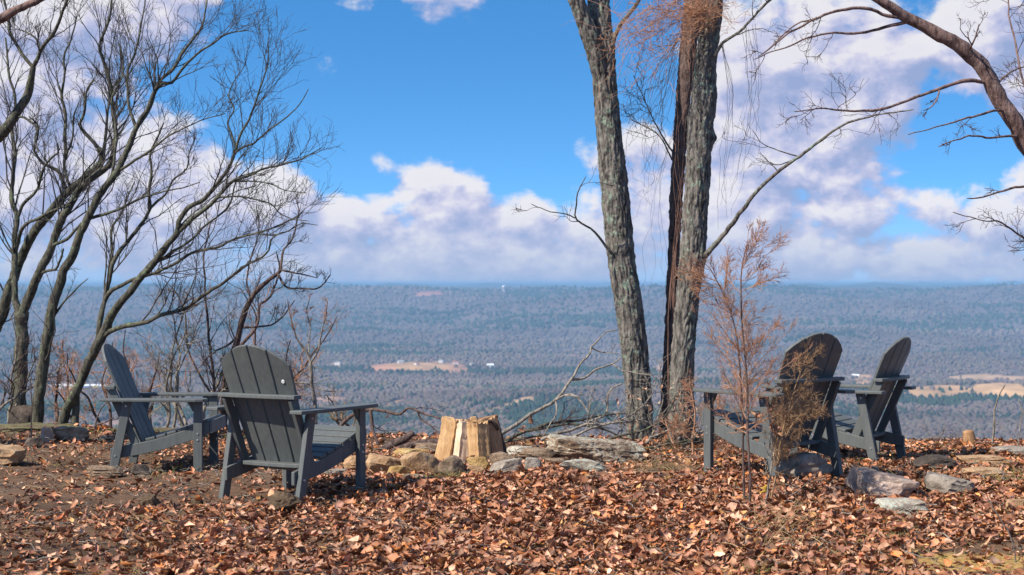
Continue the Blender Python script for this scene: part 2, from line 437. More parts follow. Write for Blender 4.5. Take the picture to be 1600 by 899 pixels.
# clearings as (px, py, half width px, half height px, colour) in the survey picture, laid on the valley floor where they are
CLEAR = [(655, 574, 52, 6, (0.46, 0.27, 0.13)), (712, 578, 26, 6, (0.38, 0.20, 0.12)), (600, 576, 22, 5, (0.42, 0.21, 0.12)), (526, 571, 12, 4, (0.4, 0.26, 0.2)),
         (1045, 577, 30, 5, (0.4, 0.26, 0.19)), (1350, 596, 18, 6, (0.48, 0.28, 0.14)), (1470, 612, 45, 7, (0.46, 0.28, 0.14)), (1570, 610, 50, 10, (0.5, 0.31, 0.15)),
         (1540, 592, 60, 3, (0.46, 0.3, 0.18)), (806, 631, 26, 3.5, (0.52, 0.33, 0.18), -0.34), (762, 645, 30, 3, (0.36, 0.22, 0.13), -0.3), (612, 632, 24, 2.5, (0.46, 0.27, 0.14), -0.25),
         (520, 625, 24, 3, (0.36, 0.22, 0.15)), (185, 664, 34, 6, (0.3, 0.19, 0.14)), (120, 606, 50, 4, (0.36, 0.28, 0.22)), (1300, 470, 0, 0, (0, 0, 0))]


def terrain(x, y):
    x, y = np.broadcast_arrays(np.asarray(x, float), np.asarray(y, float))
    z = VF + 42 * fbm(xyz(x / 850, y / 800, 1.0), 3) * sstep(y, 1500, 3000) * (1 + sstep(y, 5000, 6500))
    up = sstep(y + 700 * noise3(xyz(x / 2600, y * 0, 8.0)), 5600, 9800)
    z = z + up * (179 + 14 * fbm(xyz(x / 1300, y / 5000, 3.0), 3)) + 30 * fbm(xyz(x / 800, y / 700, 11.0), 3) * up * (1 - up) * 4 * 0.7
    z = z + 36 * sstep(y, 12500, 27000)
    kx, ky = (775 - CX) / F * 3150, 3150
    z = z + 22 * np.exp(-((x - kx) / 260) ** 2 - ((y - ky) / 260) ** 2)
    return z


def clear_mask(x, y, z):
    px = CX + x / y * F; py = HY + (CAMZ - z) / y * F
    m = np.zeros(x.shape); col = np.zeros(x.shape + (3,))
    wob = 1.1 * fbm(xyz(x / 90, y / 220, 2.0), 4)
    for cx, cy, rx, ry, c, *sl in CLEAR:
        if rx == 0: continue
        q = sstep(1 - ((px - cx) / (rx * 1.1)) ** 2 - ((py - cy + 1 - (sl[0] if sl else 0) * (px - cx)) / (ry * 1.2 + 2.0)) ** 2 + wob, 0.05, 0.35)
        col = np.where((q > m)[..., None], np.array(c), col); m = np.maximum(m, q)
    q = sstep(1 - ((px - 668 + (py - 459) * 4) / 26) ** 2 - ((py - 459) / 5.0) ** 2 + wob, 0.05, 0.35)          # red clearing high on the far ridge
    col = np.where((q > m)[..., None], np.array((0.42, 0.2, 0.15)), col); m = np.maximum(m, q)
    return m, col


def build_valley():
    ys = np.concatenate([np.geomspace(352, 2200, 14)[:-1], np.geomspace(2200, 11500, 250), np.geomspace(11800, 60000, 30)])
    ta = np.linspace(-0.62, 0.62, 300); Yg = ys[:, None] + 0 * ta[None, :]; Xg = Yg * ta[None, :]
    Zg = terrain(Xg, Yg); ny, nx = Zg.shape; i = np.arange(nx * ny).reshape(ny, nx)
    f = np.stack([i[:-1, :-1], i[:-1, 1:], i[1:, 1:], i[1:, :-1]], -1).reshape(-1, 4)
    V = np.stack([Xg, Yg, Zg], -1).reshape(-1, 3)
    m, mc = clear_mask(V[:, 0], V[:, 1], V[:, 2])
    c = np.array([0.125, 0.095, 0.085]) * (1 + 0.5 * fbm(xyz(V[:, 0] / 300, V[:, 1] / 500, 4.0), 3))[:, None]
    mc = mc * (1 + 0.55 * fbm(xyz(V[:, 0] / 70, V[:, 1] / 110, 6.0), 3))[:, None]; c = c * (1 - m[:, None]) + mc * m[:, None]
    far = sstep(V[:, 1], 11000, 14000)[:, None]; c = c * (1 - far) + far * np.array([0.06, 0.075, 0.06])
    o = mk('valley_floor', V, f, M['valley'], col=np.clip(c, 0.01, 1)); o['kind'] = 'structure'


def crowns(name, label, cat, x, y, z, w, h, profile, col):
    """a wood seen from afar: one small faceted crown per tree"""
    n = len(x); k = 3; th = np.arange(k) / k * 2 * np.pi
    rings = []
    ph = RNG.uniform(0, 6.28, (n, 1))
    for (rr, zz) in profile:
        r = w[:, None] * rr * RNG.uniform(0.75, 1.25, (n, k))
        rings.append(np.stack([x[:, None] + r * np.cos(th + ph), y[:, None] + r * np.sin(th + ph), z[:, None] + h[:, None] * zz * RNG.uniform(0.88, 1.12, (n, k))], -1))
    top = np.stack([x + RNG.normal(0, 0.1, n) * w, y + RNG.normal(0, 0.1, n) * w, z + h], -1)[:, None, :]
    V = np.concatenate(rings + [top], 1); nv = V.shape[1]; fs = []
    for r in range(len(profile) - 1):
        for j in range(k):
            a, b = r * k + j, r * k + (j + 1) % k; fs += [(a, b, b + k), (a, b + k, a + k)]
    a = (len(profile) - 1) * k
    fs += [(a + j, a + (j + 1) % k, nv - 1) for j in range(k)]
    Fc = (np.arange(n) * nv)[:, None, None] + np.array(fs)[None]
    cc = np.repeat(col, nv, 0) * np.tile(np.concatenate([RNG.uniform(0.9, 1.0, nv - 1), [1.1]]), n)[:, None]
    o = mk(name, V.reshape(-1, 3), Fc.reshape(-1, 3), M['forest'], smooth=True, col=np.clip(cc, 0.005, 1))
    return tag(o, label, cat, kind='stuff')


def build_forest():
    n = 92000
    u = RNG.random(n)
    y = np.where(RNG.random(n) < 0.45, 1 / (1 / 1500 + u * (1 / 11200 - 1 / 1500)), 2000 * (11200 / 2000) ** u)
    x = y * np.tan(RNG.uniform(-0.39, 0.39, n)); z = terrain(x, y)
    m, _ = clear_mask(x, y, z)
    pn = 0.9 * fbm(xyz(x / 2200 + 5, y / 520, 7.0), 3) + 0.55 * fbm(xyz(x / 600 + 2, y / 300, 9.0), 3)
    py = HY + (CAMZ - z) / y * F; px = CX + x / y * F
    band = 0.34 * np.exp(-((py - 506 - 6 * np.sin(px / 140)) / 11) ** 2) + 0.45 * np.exp(-((py - 660) / 16) ** 2 - ((px - 850) / 60) ** 2) \
        + 0.5 * np.exp(-((py - 632) / 13) ** 2 - ((px - 850) / 70) ** 2) + 0.3 * np.exp(-((py - 625) / 14) ** 2 - ((px - 1450) / 90) ** 2) + 0.34 * np.exp(-((py - 640) / 20) ** 2 - ((px - 560) / 50) ** 2) \
        + 0.42 * np.exp(-((y - 9750) / 420) ** 2)
    pine = pn + band + RNG.normal(0, 0.07, n) > 0.15
    hedge = (m > 0.2) & ((m < 0.9) & (RNG.random(n) < 0.2) | (RNG.random(n) < 0.05))
    keep = (m < 0.25) | hedge
    far = np.clip(y / 4200, 1, 2.3)
    d = keep & ~pine; e = keep & pine
    tone = 1 + 0.55 * fbm(xyz(x / 2400, y / 600, 3.0), 2) + 0.5 * fbm(xyz(x / 600, y / 330, 5.0), 3) + RNG.normal(0, 0.07, n)
    cd = np.array([0.140, 0.110, 0.093]) * tone[:, None] * (1 + RNG.normal(0, 0.06, (n, 3)))
    ce = np.array([0.034, 0.056, 0.036]) * tone[:, None] * (1 + RNG.normal(0, 0.10, (n, 3)))
    s = RNG.uniform(0.7, 1.3, n) * far
    crowns('deciduous_forest', 'mauve grey leafless woods covering the valley and the far ridge', 'forest', x[d], y[d], z[d] - 1, s[d] * 6.0, s[d] ** 0.6 * 8.5, [(0.95, 0.3), (0.75, 0.82)], cd[d])
    crowns('pine_forest', 'dark green pine stands in bands across the valley woods', 'forest', x[e], y[e], z[e] - 1, s[e] * 5.0, s[e] ** 0.6 * 11, [(1.0, 0.15), (0.72, 0.6)], ce[e])


def build_far_things():
    wall = material('pale_house_wall', plain((0.6, 0.57, 0.53), (0.75, 0.72, 0.68), 0.4)); roofs = [material('grey_roof', plain((0.3, 0.29, 0.29), (0.42, 0.4, 0.4), 0.3)), material('red_roof', plain((0.3, 0.13, 0.09), (0.4, 0.2, 0.15), 0.3)), material('white_metal_roof', plain((0.7, 0.7, 0.7), (0.82, 0.82, 0.82), 0.3))]
    def house(px, py, w, dp, h, rk, label, group=None, rz=0.3, wm=None):
        Y = (CAMZ - VF) * F / (py - HY)
        for _ in range(6):
            X = (px - CX) / F * Y; zz = float(terrain(np.array([X]), np.array([Y]))[0]); Y = (CAMZ - zz) * F / (py - HY)
        r = empty('house', (X, Y, zz - 0.3), rz)
        b = bmesh.new()
        vs = [b.verts.new(v) for v in [(-w, -dp, 0), (w, -dp, 0), (w, dp, 0), (-w, dp, 0), (-w, -dp, h), (w, -dp, h), (w, dp, h), (-w, dp, h), (-w, 0, h + dp * .55), (w, 0, h + dp * .55)]]
        for q in [(0, 1, 5, 4), (1, 2, 6, 9, 5), (2, 3, 7, 6), (3, 0, 4, 8, 7)]: b.faces.new([vs[i] for i in q])
        from_bm('wall', b, wm or wall, r)
        b = bmesh.new(); e = 0.6; t = 0.35
        vs = [b.verts.new(v) for v in [(-w - e, -dp - e, h - .2), (w + e, -dp - e, h - .2), (w + e, 0, h + dp * .55 + .15), (-w - e, 0, h + dp * .55 + .15), (w + e, dp + e, h - .2), (-w - e, dp + e, h - .2)]]
        vs += [b.verts.new(v.co + Vector((0, 0, t))) for v in vs]
        for q in [(6, 7, 8, 9), (9, 8, 10, 11), (0, 3, 2, 1), (3, 5, 4, 2), (0, 1, 7, 6), (5, 11, 10, 4), (1, 2, 8, 7), (2, 4, 10, 8), (0, 6, 9, 3), (3, 9, 11, 5)]: b.faces.new([vs[i] for i in q])
        from_bm('roof', b, roofs[rk], r)
        tag(r, label, 'house', group)
    g = 'small houses round the tan valley field'; lab = 'tiny %s roofed house %s on the valley floor'
    for k, (px, py, w) in enumerate([(528, 570, 9), (603, 575, 8), (626, 568, 7), (672, 566, 8), (690, 567, 7), (712, 569, 9), (738, 571, 6), (650, 571, 5), (1040, 577, 7), (1062, 578, 6)]):
        house(px, py, w, 5 + k % 3, 4.5, k % 2, lab % (['grey', 'red'][k % 2], 'alone left of the tan field' if k == 0 else ('by the tan field' if k < 8 else 'between the trunks')), g, 0.4 * (k % 4) - 0.5)
    house(766, 574, 9, 7, 6, 2, 'lone white metal roofed barn in the woods right of the tan field', rz=0.2, wm=material('white_barn_wall', plain((0.75, 0.75, 0.75), (0.82, 0.82, 0.82), 0.3)))
    house(1337, 590, 9, 6, 5, 2, 'white farmhouse at the edge of the orange field behind the right chairs', rz=-0.3)
    house(1263, 483, 14, 9, 7, 2, 'isolated pale house high on the far wooded slope', rz=0.1)
    # the row of sheds down the slope beyond the leaning trees
    cols = [(0.7, 0.7, 0.66), (0.62, 0.52, 0.12), (0.72, 0.72, 0.7), (0.12, 0.25, 0.5), (0.7, 0.6, 0.15), (0.65, 0.66, 0.64)]
    for k, c in enumerate(cols):
        m = material('shed_paint', plain(tuple(np.array(c) * 0.85), c, 0.4))
        nm = ['white', 'mustard', 'pale grey', 'blue', 'yellow', 'light grey'][k]
        pos = ['standing first in the row by the three stemmed tree', 'standing second in the row in the valley', 'standing third in the row in the valley', 'standing fourth in the row in the valley', 'standing fifth in the row in the valley', 'standing last in the row by the leaning chair back'][k]
        house(92 + k * 14, 606, 7.5, 5, 4.5, 2, 'small ' + nm + ' valley shed ' + pos, 'sheds in a row in the valley', 0.05, m)
    # water tower on the ridge
    Y = 9700.0; X = (787 - CX) / F * Y; zb = float(terrain(np.array([X]), np.array([Y]))[0])
    r = empty('water_tower', (X, Y, zb)); wt = material('pale_tank_paint', plain((0.7, 0.72, 0.74), (0.8, 0.82, 0.84), 0.3))
    prof = [(0.1, 44), (7, 43), (10, 39), (10.5, 34), (8, 30), (2.5, 28)]; th = np.arange(16) / 16 * 2 * np.pi
    V = np.concatenate([np.stack([a * np.cos(th), a * np.sin(th), np.full(16, b)], -1) for a, b in prof]); i = np.arange(16)
    mk('tank', V, np.concatenate([np.stack([k * 16 + i, k * 16 + (i + 1) % 16, (k + 1) * 16 + (i + 1) % 16, (k + 1) * 16 + i], -1) for k in range(5)]), wt, r, world=False)
    for k in range(4):
        a = k * math.pi / 2 + 0.4; q = np.array([[[9 * math.cos(a), 9 * math.sin(a), -2], [7 * math.cos(a), 7 * math.sin(a), 33]]])
        v, f = tubes(q, np.full((1, 2), 0.9), 6); mk('leg', v, f, wt, r, world=False)
    v, f = tubes(np.array([[[0, 0, -2.0], [0, 0, 30.0]]]), np.full((1, 2), 1.3), 8); mk('riser_pipe', v, f, wt, r, world=False)
    tag(r, 'pale water tower rising above the trees on the far ridge', 'water tower')
build_valley(); build_forest(); build_far_things()

# the blue winter air between the bluff and the ridges
def build_haze():
    b = bmesh.new(); bmesh.ops.create_cube(b, size=1.0)
    bmesh.ops.scale(b, vec=(90000, 66000, 304), verts=b.verts); bmesh.ops.translate(b, vec=(0, 32700, -304 / 2 + 16), verts=b.verts)
    m = bpy.data.materials.new('air'); m.use_nodes = True; m.node_tree.nodes.clear(); T = NT(m.node_tree)
    v = T.n('ShaderNodeVolumePrincipled'); v.inputs['Color'].default_value = (0.35, 0.60, 0.87, 1); v.inputs['Density'].default_value = 8.5e-5; v.inputs['Anisotropy'].default_value = 0.0
    T.L.new(v.outputs[0], T.n('ShaderNodeOutputMaterial').inputs['Volume'])
    o = from_bm('haze', b, m); tag(o, 'thin blue haze filling the air over the valley', 'haze', kind='stuff')
build_haze()

# ------------------------------------------------------------------ trees
def trace(pts, Y, n=None, seed=0, wob=0.012):
    """pixel tracing with widths -> 3-D path + radii; Y = (start depth, end depth)"""
    p = np.array([q[:2] for q in pts], float)
    w = np.array([q[2] for q in pts], float)
    s = np.concatenate([[0], np.cumsum(np.linalg.norm(np.diff(p, axis=0), axis=1))]); s /= s[-1]
    yy = Y[0] + (Y[1] - Y[0]) * s
    q = np.array([np.append(P(a, b, d), 0.5 * c / F * d) for (a, b), c, d in zip(p, w, yy)])
    L = np.linalg.norm(np.diff(q[:, :3], axis=0), axis=1).sum()
    n = n or int(max(10, L / 0.045)); r = smooth_path(q, n)
    o = np.stack([noise3(np.stack([np.linspace(0, L * 4, n), np.full(n, seed * 3.1 + k), np.full(n, 0.5)], -1)) for k in range(3)], -1)
    o[:, 1] *= 3.0                                                             # limbs meander in depth too
    fade = np.minimum(1, np.linspace(0, 1, n) * 8)[:, None]
    kink = np.stack([noise3(np.stack([np.linspace(0, L * 13, n), np.full(n, seed * 5.7 + k), np.full(n, 2.5)], -1)) for k in range(3)], -1)
    r[:, :3] += (o * np.minimum(wob * 2.0, 0.3 * r[:, 3:4] + wob) + kink * wob * 0.85) * fade
    r[:, 3] *= 1 + 0.16 * noise3(np.stack([np.linspace(0, L * 9, n), np.full(n, seed * 2.3), np.full(n, 7.5)], -1))
    return r[:, :3], np.maximum(r[:, 3], 0.0022)


def limb(name, path, rad, mat, parent, sides=10, rough=0.12, seed=0.0):
    v, f = tubes(path[None], rad[None], sides)
    if rough and sides >= 7:
        c = np.repeat(path, sides, 0); d = v - c; nn = fbm(v * np.array([30, 30, 16]) + seed, 3)
        v = c + d * (1 + rough * nn)[:, None]
    # closed tip
    k = len(v); v = np.vstack([v, path[-1] + (path[-1] - path[-2]) * 0.4])
    i = np.arange(sides); cap = np.stack([k - sides + i, k - sides + (i + 1) % sides, np.full(sides, k)], -1)
    return mk(name, v, [f, cap], mat, parent)


def snap(pa, prior):
    """start a branch inside the stem it grows from"""
    if not prior: return pa
    q = np.concatenate(prior); d = (q - pa[0]) * np.array([1, 0.15, 1]); j = np.argmin((d * d).sum(1))
    if np.linalg.norm(d[j]) > 0.25: return pa
    s = np.linspace(0, 1, len(pa)); return pa + (q[j] - pa[0]) * (np.clip(1 - s / 0.5, 0, 1) ** 2)[:, None]


def make_tree(name, label, stems, mat, twig_mat=None, group=None, tw=(7, 7, 5), tl=(0.75, 0.36, 0.17), up=0.26, cat='tree', minr=0.002, seed=1, t0=0.2, angle=0.62, wob=0.22, flat=1.0, tmax=0.0045):
    """stems: (part name, traced points, (Y0, Y1), twig weight)"""
    rng = np.random.default_rng(seed)
    paths = [(nm, *trace(p, Y, seed=seed + k * 2), wt) for k, (nm, p, Y, wt) in enumerate(stems)]
    root = empty(name, tuple(paths[0][1][0])); tag(root, label, cat, group)
    out = []; prior = []
    for k, (nm, pa, ra, wt) in enumerate(paths):
        if nm != 'trunk': pa = snap(pa, prior)
        prior.append(pa)
        limb(nm, pa, ra, mat, root, sides=(20 if mat is M['bark_pine'] else 14) if ra.max() > 0.03 else (8 if ra.max() > 0.012 else 6), rough=0.22 if mat is M['bark_pine'] else 0.15, seed=seed * 3.3 + k)
        if wt <= 0: continue
        u = np.linspace(0, 1, 14) * (len(pa) - 1); j = u.astype(int).clip(0, len(pa) - 1)
        q = pa[j][None]; r = ra[j][None]; L = np.linalg.norm(np.diff(pa, axis=0), axis=1).sum()
        s = float(np.clip(L / 1.6, 0.35, 1.3)); n1 = max(2, int(round(1.25 * tw[0] * wt * max(0.5, L / 1.4))))
        a, ar = sprout(q, r, n1, tl[0] * s, angle, up, t0, 8, wob * 0.75, 0.42, 0.009, 0.0028, rng=rng, flat=flat)
        out.append((a, ar, 5))
        b, br = sprout(a, ar, tw[1], tl[1] * s, 0.66, up * 0.7, 0.15, 6, wob * 0.9, 0.6, 0.004, 0.0019, rng=rng, flat=flat)
        out.append((b, br, 4))
        if tw[2]:
            c, cr = sprout(b, br, tw[2], tl[2] * s, 0.7, up * 0.5, 0.2, 4, wob * 1.0, 0.7, 0.0022, 0.0014, rng=rng, flat=flat)
            out.append((c, cr, 3))
    if out:
        v, f = join([tubes(a, r, s) for a, r, s in out]); o = mk('twigs', v, f, twig_mat or mat, root); o['kind'] = 'stuff'
    return root

W = lambda pts, w0, w1: [(x, y, w0 + (w1 - w0) * i / (len(pts) - 1)) for i, (x, y) in enumerate(pts)]
GL = 'bare hardwoods leaning out over the bluff edge'

# tree with a straight trunk forking low into two stems
make_tree('oak_tree', 'straight lichen covered bare tree forking low, beside a dark rock at the rim', [
    ('trunk', [(34, 700, 30), (33, 665, 27), (32, 640, 23), (32, 573, 21), (32, 547, 21), (33, 507, 21), (35, 489, 24)], (15.6, 15.6), 0),
    ('branch', W([(37, 497), (43, 478), (48, 465), (64, 428), (77, 395), (85, 369), (101, 339), (117, 313), (128, 294), (155, 270), (171, 257), (177, 235), (181, 213), (176, 165), (173, 133), (160, 93), (155, 69), (171, 27), (176, -20)], 16, 3), (15.6, 15.0), 1.3),
    ('branch', W([(33, 497), (27, 480), (24, 467), (24, 443), (21, 401), (24, 369), (27, 337), (19, 310), (21, 270), (23, 230), (19, 205), (24, 160), (14, 110), (8, 60)], 12, 3), (15.6, 16.2), 1.0),
    ('branch', W([(20, 395), (28, 372), (40, 352), (60, 342), (80, 331), (98, 322), (118, 312)], 7, 3), (15.8, 15.3), 0.8),
    ('branch', W([(26, 345), (36, 322), (55, 300), (63, 285), (70, 262), (82, 245), (94, 238), (91, 226)], 6, 2.5), (15.9, 15.5), 1.0),
    ('branch', W([(64, 428), (76, 422), (88, 420), (95, 405), (99, 390)], 5, 3), (15.5, 15.2), 0.6),
    ('branch', W([(85, 388), (97, 378), (107, 371), (118, 358), (126, 350)], 6, 4), (15.4, 15.1), 0.4)],
    M['bark_grey'], M['twig_dark'], GL, seed=11, tw=(8, 5, 3))
# stem coming in from beyond the oak
make_tree('oak_tree', 'long slanting bare tree crossing behind the fork of the straight trunk', [
    ('trunk', W([(-75, 700), (-50, 610), (-25, 550), (0, 500), (8, 475), (16, 445), (29, 411), (40, 387), (59, 358), (80, 331), (101, 305), (120, 286), (144, 267), (157, 254), (160, 241), (153, 232)], 19, 9), (16.4, 15.6), 0.5),
    ('branch', W([(155, 236), (144, 221), (131, 208), (124, 195), (131, 181), (133, 160), (136, 139), (147, 125)], 6.5, 3), (15.6, 15.5), 1.2),
    ('branch', W([(157, 250), (160, 236), (165, 205), (170, 165), (174, 140), (190, 120), (192, 95), (189, 70)], 5.5, 2.2), (15.6, 15.9), 1.1),
    ('branch', W([(108, 300), (100, 285), (92, 270), (70, 257), (60, 245), (53, 235), (57, 215), (59, 195), (46, 182)], 6, 2.5), (15.9, 15.5), 1.0),
    ('branch', W([(110, 296), (100, 260), (104, 240), (112, 220), (116, 180), (122, 160)], 5, 2), (15.8, 15.6), 1.0),
    ('branch', W([(84, 238), (90, 210), (98, 180), (95, 150), (100, 120), (101, 85), (112, 60), (120, 25)], 6, 2), (15.7, 15.9), 1.2)],
    M['bark_grey'], M['twig_dark'], GL, seed=23, tw=(8, 5, 3))
make_tree('oak_tree', 'tall slanting bare tree with a smooth long trunk next to the straight forked one', [
    ('trunk', W([(58, 700), (58, 665), (59, 643), (61, 611), (65, 573), (72, 528), (79, 493), (85, 467), (96, 435), (99, 422), (112, 395), (125, 363), (141, 337), (155, 305), (174, 281), (187, 262), (198, 235), (208, 208)], 20, 9), (15.0, 14.6), 0.15),
    ('branch', W([(208, 208), (219, 187), (230, 171), (240, 147), (256, 130), (266, 139 - 6), (277, 120), (290, 101), (311, 83), (335, 67), (357, 53), (386, 48)], 8, 2), (14.6, 14.3), 1.3),
    ('branch', W([(212, 200), (235, 165), (250, 128), (271, 107), (285, 83), (301, 61), (314, 43), (321, 16), (326, -15)], 7, 2), (14.6, 15.0), 1.2),
    ('branch', W([(208, 196), (204, 180), (200, 160), (199, 115), (208, 88), (218, 53), (224, 21), (228, -15)], 5.5, 2), (14.6, 14.8), 1.2),
    ('branch', W([(147, 343), (165, 336), (182, 329), (214, 313), (235, 305), (260, 299), (285, 294), (311, 285)], 5.5, 1.5), (14.8, 14.4), 1.0),
    ('branch', W([(190, 272), (205, 260), (225, 245), (242, 230), (262, 215), (280, 205), (310, 190), (350, 178)], 5, 1.5), (14.6, 14.2), 1.0),
    ('branch', W([(174, 281), (178, 255), (181, 215), (177, 180), (176, 150), (190, 125), (193, 100)], 5, 2), (14.7, 15.0), 1.0),
    ('branch', W([(81, 505), (86, 494), (96, 478), (106, 465), (120, 452), (136, 438)], 4.5, 1.5), (14.9, 14.7), 0.2)],
    M['bark_grey'], M['twig_dark'], GL, seed=37, tw=(8, 5, 3))
make_tree('oak_tree', 'leaning bare tree with two roots whose limbs spread over the left chair', [
    ('trunk', [(92, 690, 17), (98, 660, 16), (106, 640, 15), (115, 624, 15), (128, 592, 14.5), (139, 565, 14), (152, 539, 15), (163, 517, 15), (171, 499, 14), (187, 475, 12), (203, 456, 12), (219, 433, 12), (240, 411, 11), (255, 395, 11), (266, 379, 10), (277, 363, 9), (279, 347, 8.5)], (14.9, 14.2), 0.1),
    ('trunk', W([(119, 690), (119, 665), (120, 640), (119, 620), (124, 603)], 13, 10), (14.9, 14.8), 0),
    ('branch', W([(279, 350), (295, 326), (317, 313), (338, 291), (349, 275), (362, 251), (368, 235), (375, 211), (389, 187), (399, 163), (410, 128), (418, 101), (419, 61)], 8, 1.5), (14.2, 14.0), 1.2),
    ('branch', W([(277, 363), (298, 345), (325, 323), (349, 299), (365, 283), (383, 277), (410, 265), (442, 257), (477, 246), (501, 233)], 8, 1.5), (14.2, 13.8), 1.3),
    ('branch', W([(366, 240), (382, 230), (397, 224), (421, 203), (442, 187), (469, 163), (481, 141)], 4, 1.3), (14.1, 13.9), 1.1),
    ('branch', W([(368, 232), (360, 207), (356, 190), (366, 170), (358, 150), (367, 125), (381, 105), (386, 92)], 3.5, 1.2), (14.1, 14.3), 1.0),
    ('branch', W([(155, 535), (157, 509), (160, 488), (165, 464), (174, 422), (179, 406), (198, 379), (214, 358), (230, 334), (235, 323), (232, 299), (236, 262), (234, 240), (246, 215), (255, 195)], 9, 2.5), (14.6, 14.9), 0.9),
    ('branch', W([(176, 412), (174, 379), (174, 355), (187, 337), (198, 310), (210, 285)], 5, 2), (14.8, 15.0), 1.0),
    ('branch', W([(235, 323), (250, 310), (262, 298), (272, 280), (290, 262), (296, 240), (305, 215)], 4.5, 1.5), (14.9, 14.6), 1.0),
    ('branch', W([(163, 472), (172, 457), (183, 450), (200, 440), (225, 432), (250, 423), (282, 406), (303, 393), (341, 387), (367, 374), (402, 366), (434, 353), (464, 339), (474, 330)], 7, 2), (14.7, 13.9), 1.0),
    ('branch', W([(159, 535), (170, 524), (182, 517), (203, 509), (230, 504), (250, 495), (285, 483), (309, 469), (330, 456), (351, 441), (370, 425), (389, 412), (410, 401), (421, 390), (424, 374), (440, 362)], 9, 2), (14.6, 13.6), 0.9),
    ('branch', W([(240, 412), (258, 402), (293, 379), (317, 355), (338, 339), (357, 323), (367, 294), (370, 270)], 5, 1.8), (14.4, 14.0), 1.0),
    ('branch', W([(342, 308), (375, 307), (399, 313), (421, 318), (437, 334), (455, 341), (480, 345)], 3.5, 1.3), (14.0, 13.7), 1.0),
    ('branch', W([(365, 284), (395, 283), (425, 288), (445, 297), (475, 302)], 3, 1.2), (14.0, 13.7), 0.8),
    ('branch', W([(402, 367), (425, 369), (450, 362), (470, 350), (495, 353)], 3, 1.2), (14.1, 13.8), 0.9)],
    M['bark_grey'], M['twig_dark'], GL, seed=41, tw=(8, 5, 3), tl=(0.6, 0.3, 0.15))
make_tree('oak_tree', 'crooked dark brown bare tree rising behind the tall backed left chair', [
    ('trunk', W([(346, 720), (347, 690), (349, 643), (353, 600), (357, 573), (365, 547), (373, 520), (381, 491), (391, 467), (407, 448), (421, 437), (432, 430), (439, 422)], 15, 5), (15.2, 14.6), 0.2),
    ('branch', W([(439, 422), (463, 427), (480, 431), (495, 434)], 3.5, 1.5), (14.6, 14.3), 1.0),
    ('branch', W([(434, 430), (447, 449), (471, 451), (490, 451), (506, 443), (515, 432)], 4, 1.5), (14.6, 14.2), 1.0),
    ('branch', W([(439, 424), (442, 390), (453, 377), (463, 350), (468, 330), (462, 310)], 4, 1.5), (14.6, 14.8), 1.1),
    ('branch', W([(362, 560), (378, 539), (394, 520), (402, 501), (405, 477), (421, 467), (429, 448), (436, 420), (433, 395)], 6, 2), (14.9, 15.2), 0.9),
    ('branch', W([(378, 512), (400, 512), (425, 508), (445, 490), (460, 470)], 4, 1.5), (14.8, 14.5), 0.9),
    ('branch', W([(372, 525), (355, 540), (340, 548), (325, 560), (310, 575)], 4, 1.6), (14.9, 14.6), 0.8),
    ('branch', W([(391, 467), (385, 440), (390, 410), (400, 380), (404, 350), (400, 320)], 3.5, 1.4), (14.8, 15.1), 1.0)],
    M['bark_brown'], M['twig_dark'], GL, seed=53, tw=(6, 6, 4), tl=(0.5, 0.27, 0.14))
make_tree('sapling', 'thin upright dark bare sapling standing behind the arms of the left chair', [
    ('trunk', W([(337, 720), (336, 660), (335, 603), (330, 568), (326, 528), (323, 488), (320, 456), (321, 438), (319, 401), (327, 363), (330, 347)], 5.5, 1.8), (14.7, 14.7), 1.0)],
    M['bark_brown'], M['bark_brown'], seed=59, tw=(7, 5, 3), tl=(0.4, 0.2, 0.11))
make_tree('sapling', 'small bare sapling with raised forked branches right of the nearer left chair', [
    ('trunk', W([(494, 710), (492, 660), (491, 632), (487, 590), (485, 568)], 7, 5), (14.6, 14.5), 0),
    ('branch', W([(485, 568), (478, 550), (466, 533), (458, 512), (453, 493), (450, 470)], 4, 1.3), (14.5, 14.5), 1.2),
    ('branch', W([(486, 570), (498, 547), (502, 525), (506, 507), (511, 475)], 3.5, 1.3), (14.5, 14.3), 1.2),
    ('branch', W([(484, 560), (482, 535), (485, 510), (480, 490), (484, 465)], 3, 1.3), (14.5, 14.6), 1.1)],
    M['bark_pale'], M['twig_red'], seed=61, tw=(7, 5, 3), tl=(0.34, 0.2, 0.1))


